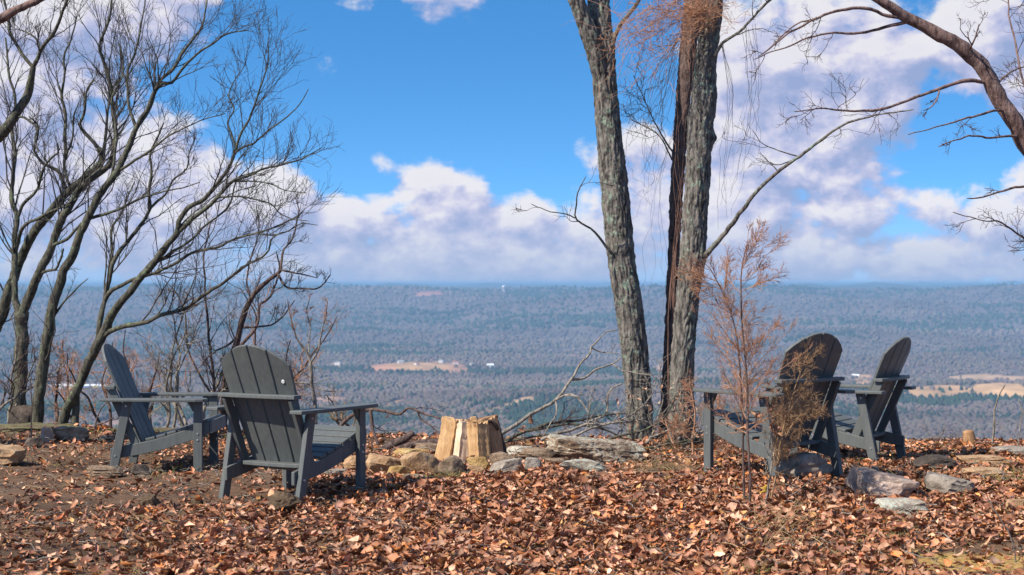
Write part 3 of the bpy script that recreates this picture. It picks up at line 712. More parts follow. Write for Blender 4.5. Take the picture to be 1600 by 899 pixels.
def shrub(label, px, row, Y, n, hgt, spread, seed, mat, tmat, lean=0.0, tw=(8, 5, 3)):
    rng = np.random.default_rng(seed); b = P(px, row, Y); b[2] = min(b[2], float(ground(b[0], b[1]))) - 0.05
    root = empty('shrub', tuple(b)); tag(root, label, 'shrub', 'crooked bare shrubs along the rim'); out = []
    H = P(px, row - hgt, Y)[2] - b[2]
    for k in range(n):
        d = np.array([rng.normal(0, spread) + lean, rng.normal(0, spread * 0.7), 1.0]); d /= np.linalg.norm(d)
        m = 12; pts = [b + np.array([rng.normal(0, .04), rng.normal(0, .04), 0])]; L = H * rng.uniform(0.75, 1.1) / m
        for _ in range(m):
            d = unit(d + rng.normal(0, 0.26, 3) + np.array([0, 0, 0.12])); pts.append(pts[-1] + d * L)
        r = smooth_path(np.array(pts), 30); ra = np.linspace(rng.uniform(0.014, 0.024), 0.004, 30)
        limb('stem', r, ra, mat, root, 7, 0.1, seed + k)
        a, ar = sprout(r[::3][None], ra[::3][None], tw[0], H * 0.34, 0.75, 0.15, 0.25, 7, 0.34, 0.6, 0.011, 0.003, rng=rng)
        c, cr = sprout(a, ar, tw[1], H * 0.17, 0.7, 0.12, 0.2, 5, 0.3, 0.6, 0.005, 0.002, rng=rng)
        e, er = sprout(c, cr, tw[2], H * 0.08, 0.7, 0.1, 0.2, 4, 0.3, 0.7, 0.0025, 0.0015, rng=rng)
        out += [tubes(a, ar, 5), tubes(c, cr, 4), tubes(e, er, 3)]
    v, f = join(out); o = mk('twigs', v, f, tmat, root); o['kind'] = 'stuff'

shrub('crooked pale bare shrub just beyond the seat of the left chair', 262, 690, 14.9, 3, 240, 0.35, 71, M['bark_pale'], M['bark_pale'], 0.15)
shrub('crooked pale bare shrub between the left chair arms and the dark brown tree', 300, 690, 15.2, 3, 250, 0.4, 72, M['bark_pale'], M['bark_pale'], 0.1)
shrub('low twiggy bare shrub between the leaning tree and the left chair back', 160, 690, 15.4, 3, 170, 0.5, 73, M['bark_brown'], M['twig_red'])
shrub('low twiggy bare shrub between the slanting trunk and the two rooted tree', 88, 690, 15.6, 3, 180, 0.5, 74, M['bark_brown'], M['twig_red'])
shrub('pale bare shrub at the foot of the straight forked trunk', 8, 690, 15.2, 3, 190, 0.3, 75, M['bark_pale'], M['bark_brown'])
shrub('low twiggy bare shrub behind the nearer left chair back', 415, 690, 15.3, 2, 190, 0.4, 76, M['bark_brown'], M['twig_red'], 0.1)
shrub('small sparse shrub with tan twigs by the arm of the nearer left chair', 535, 695, 15.0, 2, 110, 0.5, 77, M['bark_pale'], M['twig_tan'], tw=(6, 5, 3))
shrub('tall thin bare shrub behind the two stems of the brown tree', 378, 690, 16.0, 3, 290, 0.3, 78, M['bark_brown'], M['twig_red'], 0.15)
shrub('tangled low bare shrub under the long low limb', 225, 690, 15.8, 3, 210, 0.45, 79, M['bark_brown'], M['twig_red'], 0.1)

# tree whose limb enters at the upper corner, trunk outside the frame
make_tree('oak_tree', 'heavy bare tree limb bending up with a side fork above the left trees', [
    ('trunk', W([(-190, 720), (-170, 560), (-120, 400), (-60, 280), (-20, 228), (0, 209), (16, 192), (29, 171), (40, 149), (49, 120), (52, 104)], 26, 9), (13.2, 12.6), 0.25),
    ('branch', W([(52, 104), (40, 90), (29, 75), (16, 51), (15, 35), (8, 5), (0, -30)], 6, 3), (12.6, 12.7), 1.2),
    ('branch', W([(51, 108), (64, 77), (80, 56), (91, 32), (99, 13), (110, -10)], 7, 4), (12.6, 12.3), 1.2),
    ('branch', W([(62, 78), (55, 60), (40, 50), (25, 46)], 3.5, 1.5), (12.5, 12.7), 1.0),
    ('branch', W([(18, 190), (32, 182), (50, 192), (58, 205), (55, 220), (62, 238)], 4.5, 2), (12.7, 12.4), 0.7)],
    M['bark_grey'], M['twig_dark'], GL, seed=83, tw=(8, 5, 3))
make_tree('pine_tree', 'pine with a bare reddish limb crossing the corner of the sky', [
    ('trunk', W([(-330, 780), (-325, 600), (-318, 400), (-310, 200), (-300, 0), (-295, -150)], 72, 56), (12.6, 12.6), 0),
    ('branch', [(-310, 150, 24), (-200, 105, 19), (-100, 68, 16), (0, 27, 14), (21, 16, 12.5), (48, 4, 11), (64, -3, 10), (110, -30, 8)], (12.6, 12.2), 0.0)],
    M['bark_pine'], M['bark_pine'], seed=89)

# ---- the three trunks in the middle, with real bark relief
def bark_trunk(parent, pts, Y, nlong, nround, seed, depth=0.019, knobs=(), mat=None, name='trunk', Ypath=None):
    pts = np.array(pts, float); yy = np.interp(np.linspace(0, 1, len(pts)), [0, 1], Y) if Ypath is None else np.array(Ypath)
    q = np.array([np.append(P((a + b) / 2, r, d), 0.5 * (b - a) / F * d) for (a, b, r), d in zip(pts, yy)])
    r = smooth_path(q, nlong); c = r[:, :3]; rad = r[:, 3]
    v, f = tubes(c[None], np.ones((1, nlong)), nround); d = v - np.repeat(c, nround, 0)
    th = np.tile(np.arange(nround) / nround * 2 * np.pi, nlong); h = np.repeat(np.concatenate([[0], np.cumsum(np.linalg.norm(np.diff(c, axis=0), axis=1))]), nround)
    R0 = np.repeat(rad, nround); Rm = float(rad.mean())
    s = 1 / 0.030
    warp = fbm(np.stack([np.cos(th) * 1.5 * Rm * 8, np.sin(th) * 1.5 * Rm * 8, h * 3.0], -1) + seed, 3)
    pp = np.stack([np.cos(th) * Rm * s, np.sin(th) * Rm * s, h * s * 0.20], -1) + warp[:, None] * np.array([0.9, 0.9, 0.5]) + seed * 7.7
    ridge = 1 - np.abs(noise3(pp)) * 2.4; ridge2 = 1 - np.abs(noise3(pp * np.array([1.9, 1.9, 2.3]) + 9)) * 2.2
    disp = depth * (0.9 * np.clip(1 - ridge, 0, 0.75) + 0.35 * np.clip(1 - ridge2, 0, 0.7) + 0.25 * fbm(v * 60, 2)) + Rm * 0.09 * warp
    for (kh, ka, kr, ks) in knobs:
        da = (th - ka + np.pi) % (2 * np.pi) - np.pi; disp = disp + kr * np.exp(-((h - kh) / ks) ** 2 - (da * Rm / ks) ** 2)
    v = np.repeat(c, nround, 0) + d * (R0 * 0.91 + disp - depth * 0.55)[:, None]
    k = len(v); v = np.vstack([v, c[-1], c[0]]); i = np.arange(nround)
    caps = np.concatenate([np.stack([k - nround + i, k - nround + (i + 1) % nround, np.full(nround, k)], -1), np.stack([(i + 1) % nround, i, np.full(nround, k + 1)], -1)])
    return mk(name, v, [f, caps], mat or M['bark_big'], parent)


def side_branches(root, stems, seed, tmat, tw=(5, 4, 3), tl=(0.4, 0.2, 0.1), mat=None):
    rng = np.random.default_rng(seed); out = []
    for k, (p, Y, wt) in enumerate(stems):
        pa, ra = trace(p, Y, seed=seed + k); limb('branch', pa, ra, mat or M['bark_big'], root, 8, 0.12, seed + k)
        if wt <= 0: continue
        j = (np.linspace(0, 1, 12) * (len(pa) - 1)).astype(int)
        a, ar = sprout(pa[j][None], ra[j][None], max(1, int(tw[0] * wt)), tl[0], 0.75, 0.1, 0.3, 7, 0.28, 0.5, 0.006, 0.0024, rng=rng)
        b, br = sprout(a, ar, tw[1], tl[1], 0.7, 0.1, 0.2, 5, 0.3, 0.6, 0.003, 0.0018, rng=rng)
        c, cr = sprout(b, br, tw[2], tl[2], 0.7, 0.1, 0.2, 4, 0.3, 0.7, 0.002, 0.0013, rng=rng)
        out += [tubes(a, ar, 5), tubes(b, br, 4), tubes(c, cr, 3)]
    if out:
        v, f = join(out); o = mk('twigs', v, f, tmat, root); o['kind'] = 'stuff'

r1 = empty('oak_tree', tuple(P(1001, 690, 13.8))); tag(r1, 'furrowed grey trunk forking near the top, its foot behind the flat slab', 'tree')
bark_trunk(r1, [(960, 1046, 716), (974, 1030, 694), (977, 1022, 660), (973, 1019, 600), (968, 1014, 550), (960, 1006, 480), (947, 994, 400), (937, 984, 300), (929, 972, 200), (925, 965, 130), (926, 963, 85), (926, 958, 50)], (13.8, 13.8), 520, 96, 1.0, knobs=[(1.75, 3.0, 0.02, 0.05)])
bark_trunk(r1, [(921, 959, 80), (917, 957, 40), (917, 954, 0), (915, 950, -60), (912, 944, -130)], (13.8, 13.9), 190, 80, 2.0, name='fork')
bark_trunk(r1, [(938, 956, 150), (921, 952, 105), (907, 938, 58), (888, 915, 5), (868, 893, -60), (850, 870, -130)], (13.8, 13.6), 190, 72, 3.0, name='fork')
side_branches(r1, [(W([(957, 72), (968, 42), (985, 20), (1003, -5), (1015, -25)], 7, 5), (13.7, 13.5), 0.3),
                   (W([(957, 397), (946, 385), (935, 370), (922, 357), (910, 350), (898, 341), (899, 320), (901, 305), (907, 290), (914, 278)], 4.5, 1.5), (13.7, 13.4), 0.5),
                   (W([(898, 341), (880, 333), (858, 330), (830, 320)], 2.2, 1.2), (13.5, 13.3), 0.3)], 5, M['twig_dark'])

Ym = 13.8 + np.array([0.14, 0.153, 0.219, 0.31, 0.38, 0.465, 0.54, 0.60])          # stands in the shadow of the forked trunk
r2 = empty('oak_tree', tuple(P(1037, 688, 13.95))); tag(r2, 'slim dark vine hung trunk half hidden behind the mossy grey one', 'tree')
bark_trunk(r2, [(1027, 1047, 712), (1031, 1046, 640), (1037, 1052, 540), (1043, 1062, 400), (1047, 1070, 280), (1057, 1083, 130), (1068, 1100, 0), (1080, 1112, -120)], None, 380, 48, 4.0, Ypath=Ym, mat=M['bark_brown'])
side_branches(r2, [(W([(1052, 238), (1045, 230), (1030, 205), (1020, 185), (1005, 155), (990, 120)], 3.5, 1.2), (14.2, 13.9), 1.2),
                   (W([(1050, 250), (1030, 212), (1000, 195), (985, 185)], 2.5, 1.2), (14.2, 14.4), 1.0)], 6, M['twig_dark'], tw=(6, 5, 3))

r3 = empty('oak_tree', tuple(P(1064, 692, 13.45))); tag(r3, 'stout lichen green trunk with a knob and a long branch on its right', 'tree')
bark_trunk(r3, [(1028, 1102, 720), (1040, 1090, 694), (1045, 1086, 600), (1050, 1089, 520), (1056, 1096, 450), (1060, 1105, 400), (1065, 1107, 340), (1070, 1111, 280), (1072, 1116, 200), (1076, 1121, 165), (1083, 1121, 110), (1093, 1128, 30), (1097, 1131, 0), (1102, 1138, -120)], (13.45, 13.5), 540, 92, 5.0,
           knobs=[(2.78, 6.2, 0.085, 0.055), (2.62, 4.2, 0.035, 0.05), (1.95, 5.6, 0.02, 0.04), (1.55, 6.1, 0.02, 0.05)])
side_branches(r3, [(W([(1101, 401), (1112, 388), (1130, 366), (1150, 340), (1180, 302), (1215, 270), (1245, 246), (1280, 221), (1315, 198), (1345, 186), (1380, 178), (1425, 172)], 9, 2), (13.4, 12.4), 0.8),
                   (W([(1117, 88), (1130, 68), (1160, 45), (1185, 18), (1210, -8)], 5.5, 3.5), (13.4, 13.0), 0.8),
                   (W([(1245, 244), (1225, 238), (1205, 230), (1188, 222), (1175, 205)], 2.2, 1.1), (13.1, 13.0), 0.4),
                   (W([(1240, 250), (1215, 258), (1200, 252), (1188, 238)], 2.0, 1.0), (13.1, 13.2), 0.3)], 7, M['twig_dark'], tw=(6, 4, 3))

# ---- pine whose curved limb leans in at the right
make_tree('pine_tree', 'scaly reddish tree stem arching in overhead with drooping bare boughs on the right', [
    ('trunk', W([(1725, 800), (1722, 640), (1705, 480), (1675, 360), (1640, 280), (1612, 232), (1595, 203), (1575, 174), (1558, 144), (1541, 115), (1521, 91), (1497, 69), (1467, 54), (1438, 37), (1411, 22), (1389, 10), (1367, -2), (1320, -30)], 36, 13), (11.9, 11.4), 0),
    ('branch', W([(1411, 26), (1401, 26), (1377, 21), (1352, 11), (1315, 17), (1275, 30), (1252, 42), (1230, 55), (1205, 75), (1188, 87)], 7, 1.6), (11.5, 11.0), 0.6),
    ('branch', W([(1420, 36), (1389, 42), (1364, 48), (1340, 52), (1310, 52), (1280, 55), (1255, 62), (1225, 75), (1205, 82), (1180, 93)], 5.5, 1.4), (11.5, 11.2), 0.5),
    ('branch', W([(1270, 33), (1250, 36), (1235, 45), (1215, 62), (1200, 78)], 3, 1.2), (11.2, 11.2), 0.4),
    ('branch', W([(1545, 130), (1516, 126), (1492, 131), (1462, 142), (1426, 154), (1384, 169), (1340, 173), (1310, 171), (1280, 170), (1242, 176)], 7, 1.6), (11.5, 10.9), 0.7),
    ('branch', W([(1470, 140), (1463, 156), (1455, 166), (1442, 173)], 3, 1.5), (11.3, 11.2), 0.3),
    ('branch', W([(1572, 171), (1548, 172), (1521, 181), (1492, 190), (1457, 201), (1421, 212)], 5, 1.5), (11.5, 11.0), 0.4),
    ('branch', W([(1600, 216), (1572, 213), (1548, 215), (1516, 213), (1497, 219), (1480, 224), (1469, 228)], 4.5, 1.5), (11.6, 11.1), 0.4),
    ('branch', W([(1650, 282), (1600, 292), (1580, 295), (1555, 302), (1530, 309), (1512, 311)], 5, 1.8), (11.6, 11.2), 0.15),
    ('branch', W([(1680, 400), (1640, 388), (1600, 372), (1575, 355), (1560, 346), (1540, 346), (1520, 341), (1490, 333)], 4, 1.3), (11.7, 11.2), 1.3),
    ('branch', W([(1518, 80), (1521, 68), (1527, 55), (1530, 38)], 4, 1.8), (11.4, 11.3), 0.4),
    ('branch', W([(1523, 70), (1515, 60), (1508, 56), (1500, 45)], 2.5, 1.2), (11.4, 11.3), 0.4),
    ('branch', W([(1558, 132), (1566, 122), (1575, 115), (1600, 104), (1640, 96)], 4, 1.8), (11.5, 11.8), 0.9),
    ('branch', W([(1640, 270), (1620, 200), (1600, 130), (1585, 60), (1575, 10), (1580, -40)], 5, 1.6), (11.9, 12.6), 1.6)],
    M['bark_pine'], M['bark_brown'], seed=97, tw=(6, 5, 3), tl=(0.34, 0.18, 0.1), up=0.02, angle=0.8, wob=0.3)


# ---- vines
def vine_strands(name, label, runs, n, seed, rad=0.0024, mat=None, curl=0.05, K=16, cat='vine'):
    rng = np.random.default_rng(seed); PP = []; b0 = None
    for (pts, Y, cnt, spr) in runs:
        q = np.array([P(a, b, Y[0] + (Y[1] - Y[0]) * i / (len(pts) - 1)) for i, (a, b) in enumerate(pts)])
        for k in range(cnt):
            e = q + rng.normal(0, spr, q.shape) * np.linspace(0.25, 1, len(q))[:, None]; s = smooth_path(e, K)
            s += np.cumsum(rng.normal(0, curl / 4, s.shape), 0) * np.linspace(0, 1, K)[:, None]
            PP.append(s)
    PP = np.array(PP); R = rng.uniform(0.6, 1.5, len(PP))[:, None] * rad * np.linspace(1, 0.6, K)[None]
    root = empty(name, tuple(PP[0, 0])); tag(root, label, cat)
    v, f = tubes(PP, R, 4); mk('stems', v, f, mat or M['vine'], root)['kind'] = 'stuff'
    return root, PP, R

vr, vp, vrad = vine_strands('vine', 'rusty tangle of dead vine spilling from the tops of the middle trunks', [
    ([(1110, 15), (1080, 20), (1040, 30), (1005, 60), (985, 90)], (13.3, 13.2), 34, 0.16), ([(1110, 30), (1085, 45), (1060, 60), (1040, 80), (1020, 100)], (13.3, 13.2), 22, 0.14),
    ([(1070, 10), (1090, 20), (1110, 14), (1128, 20), (1120, 5)], (13.3, 13.25), 40, 0.06), ([(1090, -20), (1060, -5), (1030, 15), (1010, 30), (990, 60)], (13.4, 13.3), 30, 0.1)], 0, 101, 0.0019, M['twig_red'], 0.14)
tq, tr = sprout(vp, vrad, 4, 0.14, 0.8, -0.05, 0.1, 5, 0.45, 0.8, 0.0022, 0.0013, rng=np.random.default_rng(102))
v, f = tubes(tq, tr, 3); mk('twigs', v, f, M['twig_red'], vr)['kind'] = 'stuff'
vine_strands('vine', 'thin reddish vines running up the slim dark middle trunk', [
    ([(1046, 640), (1048, 520), (1052, 400), (1056, 300), (1064, 180), (1074, 60)], (13.75, 13.75), 4, 0.05), ([(1050, 480), (1058, 400), (1062, 300), (1060, 220), (1072, 100)], (13.7, 13.7), 4, 0.06)], 0, 103, 0.0026, M['vine'], 0.07, 26)
vine_strands('vine', 'long thin vine strands hanging free right of the lichen green trunk', [
    ([(1130, 70), (1140, 160), (1132, 260), (1125, 340)], (13.2, 13.2), 5, 0.05), ([(1165, 45), (1172, 130), (1168, 220), (1150, 300)], (13.1, 13.1), 5, 0.05), ([(1178, 40), (1182, 110), (1175, 190), (1160, 250)], (13.0, 13.0), 3, 0.05)], 0, 105, 0.0014, M['twig_dark'], 0.06, 24)
vine_strands('vine', 'fine web of dark vine strands hanging between the forked trunk and the slim one', [
    ([(1060, 60), (1030, 110), (1010, 160), (1000, 220)], (13.6, 13.6), 14, 0.10), ([(1055, 100), (1040, 170), (1020, 230), (1010, 300)], (13.6, 13.6), 10, 0.10), ([(1050, 210), (1030, 300), (1022, 400), (1015, 470), (1000, 500)], (13.6, 13.6), 4, 0.05)], 0, 107, 0.0014, M['twig_dark'], 0.09, 24)

# ------------------------------------------------------------------ the chairs
def prism(profile, x0, x1, bevel=0.004, axes='yz'):
    """profile in two axes extruded along the third"""
    b = bmesh.new()
    def pt(u, w, t): return {'yz': (t, u, w), 'xy': (u, w, t), 'xz': (u, t, w)}[axes]
    lo = [b.verts.new(pt(u, w, x0)) for u, w in profile]; hi = [b.verts.new(pt(u, w, x1)) for u, w in profile]
    n = len(profile); b.faces.new(lo[::-1]); b.faces.new(hi)
    for i in range(n): b.faces.new((lo[i], lo[(i + 1) % n], hi[(i + 1) % n], hi[i]))
    bmesh.ops.recalc_face_normals(b, faces=b.faces)
    if bevel:
        es = [e for e in b.edges if len(e.link_faces) == 2 and e.calc_face_angle(0) > 0.5]
        bmesh.ops.bevel(b, geom=es, offset=bevel, segments=2, affect='EDGES', profile=0.5)
    return b


def bolt(parent, x, y, z, nx):
    b = bmesh.new(); bmesh.ops.create_cone(b, cap_ends=True, segments=10, radius1=0.009, radius2=0.006, depth=0.006)
    bmesh.ops.rotate(b, cent=(0, 0, 0), matrix=Matrix.Rotation(math.radians(90 * nx), 3, 'Y'), verts=b.verts); bmesh.ops.translate(b, vec=(x, y, z), verts=b.verts)
    return from_bm('bolt', b, M['bolt'], parent)

LEAN = math.radians(23.8); BY, BZ = -0.085, 0.185


def back_pt(x, s, nrm):
    """point on the reclined back: x across, s up the slats, nrm towards the rear; the back is slightly dished"""
    nrm = nrm + 0.022 * (1 - (x / 0.27) ** 2)
    return (x, BY - s * math.sin(LEAN) - nrm * math.cos(LEAN), BZ + s * math.cos(LEAN) - nrm * math.sin(LEAN))


def make_chair(loc, facing, label, badge_x, badge_mat):
    root = empty('adirondack_chair', loc, -math.radians(facing)); tag(root, label, 'chair', 'chairs round the fire ring')
    m = M['plastic']
    top = [(0.375, 0.388), (0.30, 0.362), (0.20, 0.325), (0.10, 0.292), (0.0, 0.262), (-0.10, 0.238), (-0.20, 0.218), (-0.30, 0.20), (-0.345, 0.19)]
    bot = [(-0.345, 0.112), (-0.25, 0.124), (-0.10, 0.150), (0.05, 0.184), (0.20, 0.232), (0.30, 0.266), (0.375, 0.298)]
    for s in (-1, 1):
        a, b = sorted((s * 0.266, s * 0.242)); from_bm('seat_rail', prism(top + bot, a, b), m, root)
        a, b = sorted((s * 0.268, s * 0.302))
        fl = from_bm('leg', prism([(0.268, -0.02), (0.332, -0.02), (0.332, 0.533), (0.268, 0.533)], a, b), m, root)
        bolt(fl, s * 0.304, 0.30, 0.30, s); bolt(fl, s * 0.304, 0.30, 0.255, s)
        rl = from_bm('leg', prism([(-0.358, -0.02), (-0.292, -0.02), (-0.178, 0.533), (-0.243, 0.533)], a, b), m, root)
        bolt(rl, s * 0.304, -0.298, 0.14, s); bolt(rl, s * 0.304, -0.22, 0.50, s)
        # arm: broad paddle, rounded at the front, narrower at the back
        c = s * 0.315
        pr = [(-0.045, -0.40), (0.045, -0.40), (0.062, -0.2), (0.075, 0.1), (0.078, 0.30), (0.066, 0.352), (0.04, 0.368), (-0.04, 0.368), (-0.066, 0.352), (-0.074, 0.30), (-0.07, 0.1), (-0.055, -0.2)]
        pr = [(c + s * u, w) for u, w in pr]
        arm = from_bm('arm', prism(pr, 0.534, 0.556, 0.005, 'xy'), m, root)
        br = prism([(0.22, 0.532), (0.263, 0.532), (0.263, 0.46)], *sorted((s * 0.272, s * 0.296)), bevel=0.002); from_bm('bracket', br, m, arm)
        # side board that carries the back
        a, b = sorted((s * 0.236, s * 0.262))
        pq = [back_pt(0.25, -0.02, 0.026)[1:], back_pt(0.25, 0.50, 0.026)[1:], back_pt(0.25, 0.50, 0.088)[1:], back_pt(0.25, 0.02, 0.08)[1:]]
        if s < 0: a, b = a, b
        from_bm('back_support', prism(pq, a, b, 0.003), m, root)
    # seat boards following the dished rails
    tp = np.array(top); ss = np.concatenate([[0], np.cumsum(np.linalg.norm(np.diff(tp, axis=0), axis=1))])
    for k in range(6):
        u = 0.006 + k * 0.0815; y0, z0 = np.interp(u, ss, tp[:, 0]), np.interp(u, ss, tp[:, 1]); y1, z1 = np.interp(u + 0.070, ss, tp[:, 0]), np.interp(u + 0.070, ss, tp[:, 1])
        d = np.array([y1 - y0, z1 - z0]); d /= np.linalg.norm(d); n = np.array([d[1], -d[0]]); n = n if n[1] > 0 else -n
        e = 0.001; t = 0.021
        from_bm('seat_slat', prism([(y0 + n[0] * e, z0 + n[1] * e), (y1 + n[0] * e, z1 + n[1] * e), (y1 + n[0] * t, z1 + n[1] * t), (y0 + n[0] * t, z0 + n[1] * t)], -0.264, 0.264, 0.004), m, root)
    from_bm('seat_front', prism([(0.377, 0.30), (0.396, 0.30), (0.396, 0.392), (0.377, 0.392)], -0.264, 0.264, 0.004), m, root)
    # four fanned back slats under one arched outline
    for k in range(4):
        b = bmesh.new(); rows = 10; gap = 0.011; ring = []
        for nrm in (0.0, 0.019):
            grid = []
            for i in range(rows + 1):
                line = []
                for e in np.linspace(0, 1, 4):
                    fr = (k + e) / 4 * 2 - 1
                    wt = lambda sv: 0.215 + (0.262 - 0.215) * min(1, sv / 0.62)
                    arch = 0.835 - 0.135 * (abs(fr) ** 2.1)
                    sv = arch * i / rows
                    x = fr * wt(sv) + (gap / 2 if e == 0 else (-gap / 2 if e == 1 else 0))
                    line.append(b.verts.new(back_pt(x, sv, nrm)))
                grid.append(line)
            ring.append(grid)
        A, B = ring
        for i in range(rows):
            for j in range(3):
                b.faces.new((A[i][j], A[i][j + 1], A[i + 1][j + 1], A[i + 1][j])); b.faces.new((B[i][j], B[i + 1][j], B[i + 1][j + 1], B[i][j + 1]))
            for j in (0, 3): b.faces.new((A[i][j], A[i + 1][j], B[i + 1][j], B[i][j]))
        for j in range(3):
            b.faces.new((A[0][j], A[0][j + 1], B[0][j + 1], B[0][j])); b.faces.new((A[rows][j], A[rows][j + 1], B[rows][j + 1], B[rows][j]))
        bmesh.ops.recalc_face_normals(b, faces=b.faces)
        es = [e for e in b.edges if len(e.link_faces) == 2 and e.calc_face_angle(0) > 1.0]
        bmesh.ops.bevel(b, geom=es, offset=0.0035, segments=2, affect='EDGES', profile=0.5)
        sl = from_bm('back_slat', b, m, root)
        if (k == 0 and badge_x < 0) or (k == 3 and badge_x > 0):
            q = back_pt(badge_x, 0.60, 0.0205); bb = bmesh.new(); bmesh.ops.create_cone(bb, cap_ends=True, segments=14, radius1=0.012, radius2=0.011, depth=0.005)
            bmesh.ops.rotate(bb, cent=(0, 0, 0), matrix=Matrix.Rotation(math.radians(90) + LEAN, 3, 'X'), verts=bb.verts); bmesh.ops.translate(bb, vec=q, verts=bb.verts)
            from_bm('badge', bb, badge_mat, sl)
    # curved cross boards behind the slats
    for nm, s0, xw, dep in (('upper_back_rail', 0.505, 0.288, 0.066), ('lower_back_rail', 0.045, 0.233, 0.085)):
        xs = np.linspace(-xw, xw, 13); y0, z0 = back_pt(0, s0, 0.0)[1:]
        fr = [(x, back_pt(x, s0, 0.0225)[1]) for x in xs]
        rear = [(x, y0 - 0.022 - dep + 0.02 * (x / xw) ** 2) for x in xs[::-1]]
        zc = back_pt(0, s0, 0.02)[2]
        rb = prism(fr + rear, zc - 0.012, zc + 0.012, 0.004, 'xy')
        from_bm(nm, rb, m, root)
    return root

make_chair((-2.56, 12.3, -0.085), 91, 'slate grey chair seen side on with its back to the leaning trees', 0.19, M['badge'])
make_chair((-1.335, 10.2, 0.0), 30, 'slate grey chair turned away with sunlit back slats and a white round badge', 0.19, M['badge'])
make_chair((1.71, 10.95, 0.05), -36, 'slate grey chair with a shaded brown back behind the rusty sapling and dry weed', -0.19, M['badge_dull'])
make_chair((2.49, 12.35, -0.025), -57, 'slate grey chair seen almost edge on beside the shaded one, facing the trunks', -0.19, M['badge_dull'])

# ------------------------------------------------------------------ rocks
_ico = {}
def ico(n):
    if n not in _ico:
        b = bmesh.new(); bmesh.ops.create_icosphere(b, subdivisions=n, radius=1.0); b.verts.ensure_lookup_table()
        _ico[n] = (np.array([v.co[:] for v in b.verts]), np.array([[v.index for v in f.verts] for f in b.faces])); b.free()
    return _ico[n]


def rock(label, x0, x1, y0, y1, mat, Y=None, depth=None, seed=1, cuts=12, flat=0.75, rot=None, name='rock', cat='rock', sub=4, sink=0.22, tilt=0.0, group=None, rough=1.0, strata=0.0, under=0.0):
    """a rock filling the survey box x0..x1, y0..y1, standing where its foot meets the ground"""
    rng = np.random.default_rng(seed); cx = (x0 + x1) / 2
    if Y is None:
        Y = CAMZ * F / (y1 - HY)
        for _ in range(8): Y = (CAMZ - float(ground((cx - CX) / F * Y, Y))) * F / (y1 - HY)
    w = (x1 - x0) / F * Y; h = (y1 - y0) / F * Y; dp = depth or w * 0.7
    Yc = Y + dp * 0.35
    v, f = ico(sub); v = v.copy()
    r = np.ones(len(v)) * 1.25
    dirs = unit(rng.normal(size=(cuts, 3)) * np.array([1, 1, 0.8])); dirs = np.vstack([dirs, [[0, 0, 1]], unit(np.array([[0.12, -1, 0.1]]))])
    for k, d in enumerate(dirs):
        dist = rng.uniform(0.62, 0.95) if k < cuts else (flat if k == cuts else 0.85); c = v @ d
        r = np.where(c > 1e-3, np.minimum(r, dist / np.maximum(c, 1e-3)), r)
    p = v * r[:, None]
    p = p * (1 + rough * (0.07 * fbm(p * 1.7 + seed, 3) + 0.05 * fbm(p * 5 + seed, 4))[:, None]) + rough * 0.02 * fbm(p * 9 + seed, 2)[:, None] * v
    if not strata and flat < 0.75 and name == 'rock': strata = 0.13
    if strata:
        q = p[:, 2] * 7 + 1.2 * noise3(p * 1.5 + seed); lay = np.round(q) + 0.8 * (q - np.round(q)) ** 3
        p[:, :2] *= (1 + strata * noise3(np.stack([p[:, 0] * 0.9, p[:, 1] * 0.9, lay * 1.3 + seed], -1)))[:, None]
        p[:, 2] += 0.05 * fbm(p * np.array([2.5, 2.5, 0.5]) + seed, 4)
    lo, hi = p.min(0), p.max(0); p = (p - (lo + hi) / 2) / (hi - lo)
    if under: p[:, :2] *= (1 - under * np.clip(0.15 - p[:, 2], 0, 0.65) / 0.65)[:, None]
    p = p * np.array([w, dp, h * (1 + sink)])
    if tilt: p = p @ np.array(Matrix.Rotation(tilt, 3, 'Y')).T
    X = (cx - CX) / F * Yc; zt = CAMZ - (y0 - HY) / F * (Yc - 0.0 * dp)
    p = p + np.array([X, Yc, zt - h * (1 + sink) / 2])
    o = mk(name, p, f, mat, smooth=True)
    # keep fractured edges crisp
    o.data.set_sharp_from_angle(angle=math.radians(32)) if hasattr(o.data, 'set_sharp_from_angle') else None
    return tag(o, label, cat, group)

RG = 'stones of the fire ring'
rock('big rounded tan boulder leaning on the left side of the firewood', 625, 692, 704, 742, M['rock_tan'], seed=4, cuts=16, flat=0.9, group=RG, depth=0.26)
rock('dark wedge shaped stone with a tilted face in front of the firewood', 686, 726, 714, 746, M['rock_brown'], seed=7, cuts=7, flat=0.95, group=RG, tilt=-0.5)
rock('yellow squared stone lying against the foot of the firewood', 729, 767, 714, 733, M['rock_yellow'], seed=12, cuts=6, flat=0.8, group=RG)
rock('small tan stone below the yellow squared one', 726, 760, 727, 742, M['rock_tan'], seed=14, cuts=9, group=RG)
rock('brown layered block right of the yellow squared stone', 763, 806, 706, 732, M['rock_brown'], seed=17, cuts=7, flat=0.85, group=RG, tilt=-0.15)
rock('flat grey stone slanting below the brown layered block', 764, 820, 719, 742, M['rock_grey'], seed=21, cuts=8, flat=0.6, group=RG, tilt=-0.2)
rock('flat brown stone resting next to the end of the big slab', 805, 867, 700, 720, M['rock_brown'], seed=23, cuts=9, flat=0.7, group=RG, Y=11.9, sink=0.6)
rock('small grey tan cube of stone under the flat brown stone', 819, 847, 715, 737, M['rock_grey'], seed=27, cuts=6, group=RG)
rock('whitish lichened stone lying at the front edge of the big slab', 872, 946, 717, 741, M['rock_pale'], seed=31, cuts=9, flat=0.7, group=RG)
rock('broad tan stone between the nearer left chair and the rounded boulder', 570, 630, 712, 742, M['rock_tan'], seed=33, cuts=8, flat=0.6, group=RG, tilt=0.2)
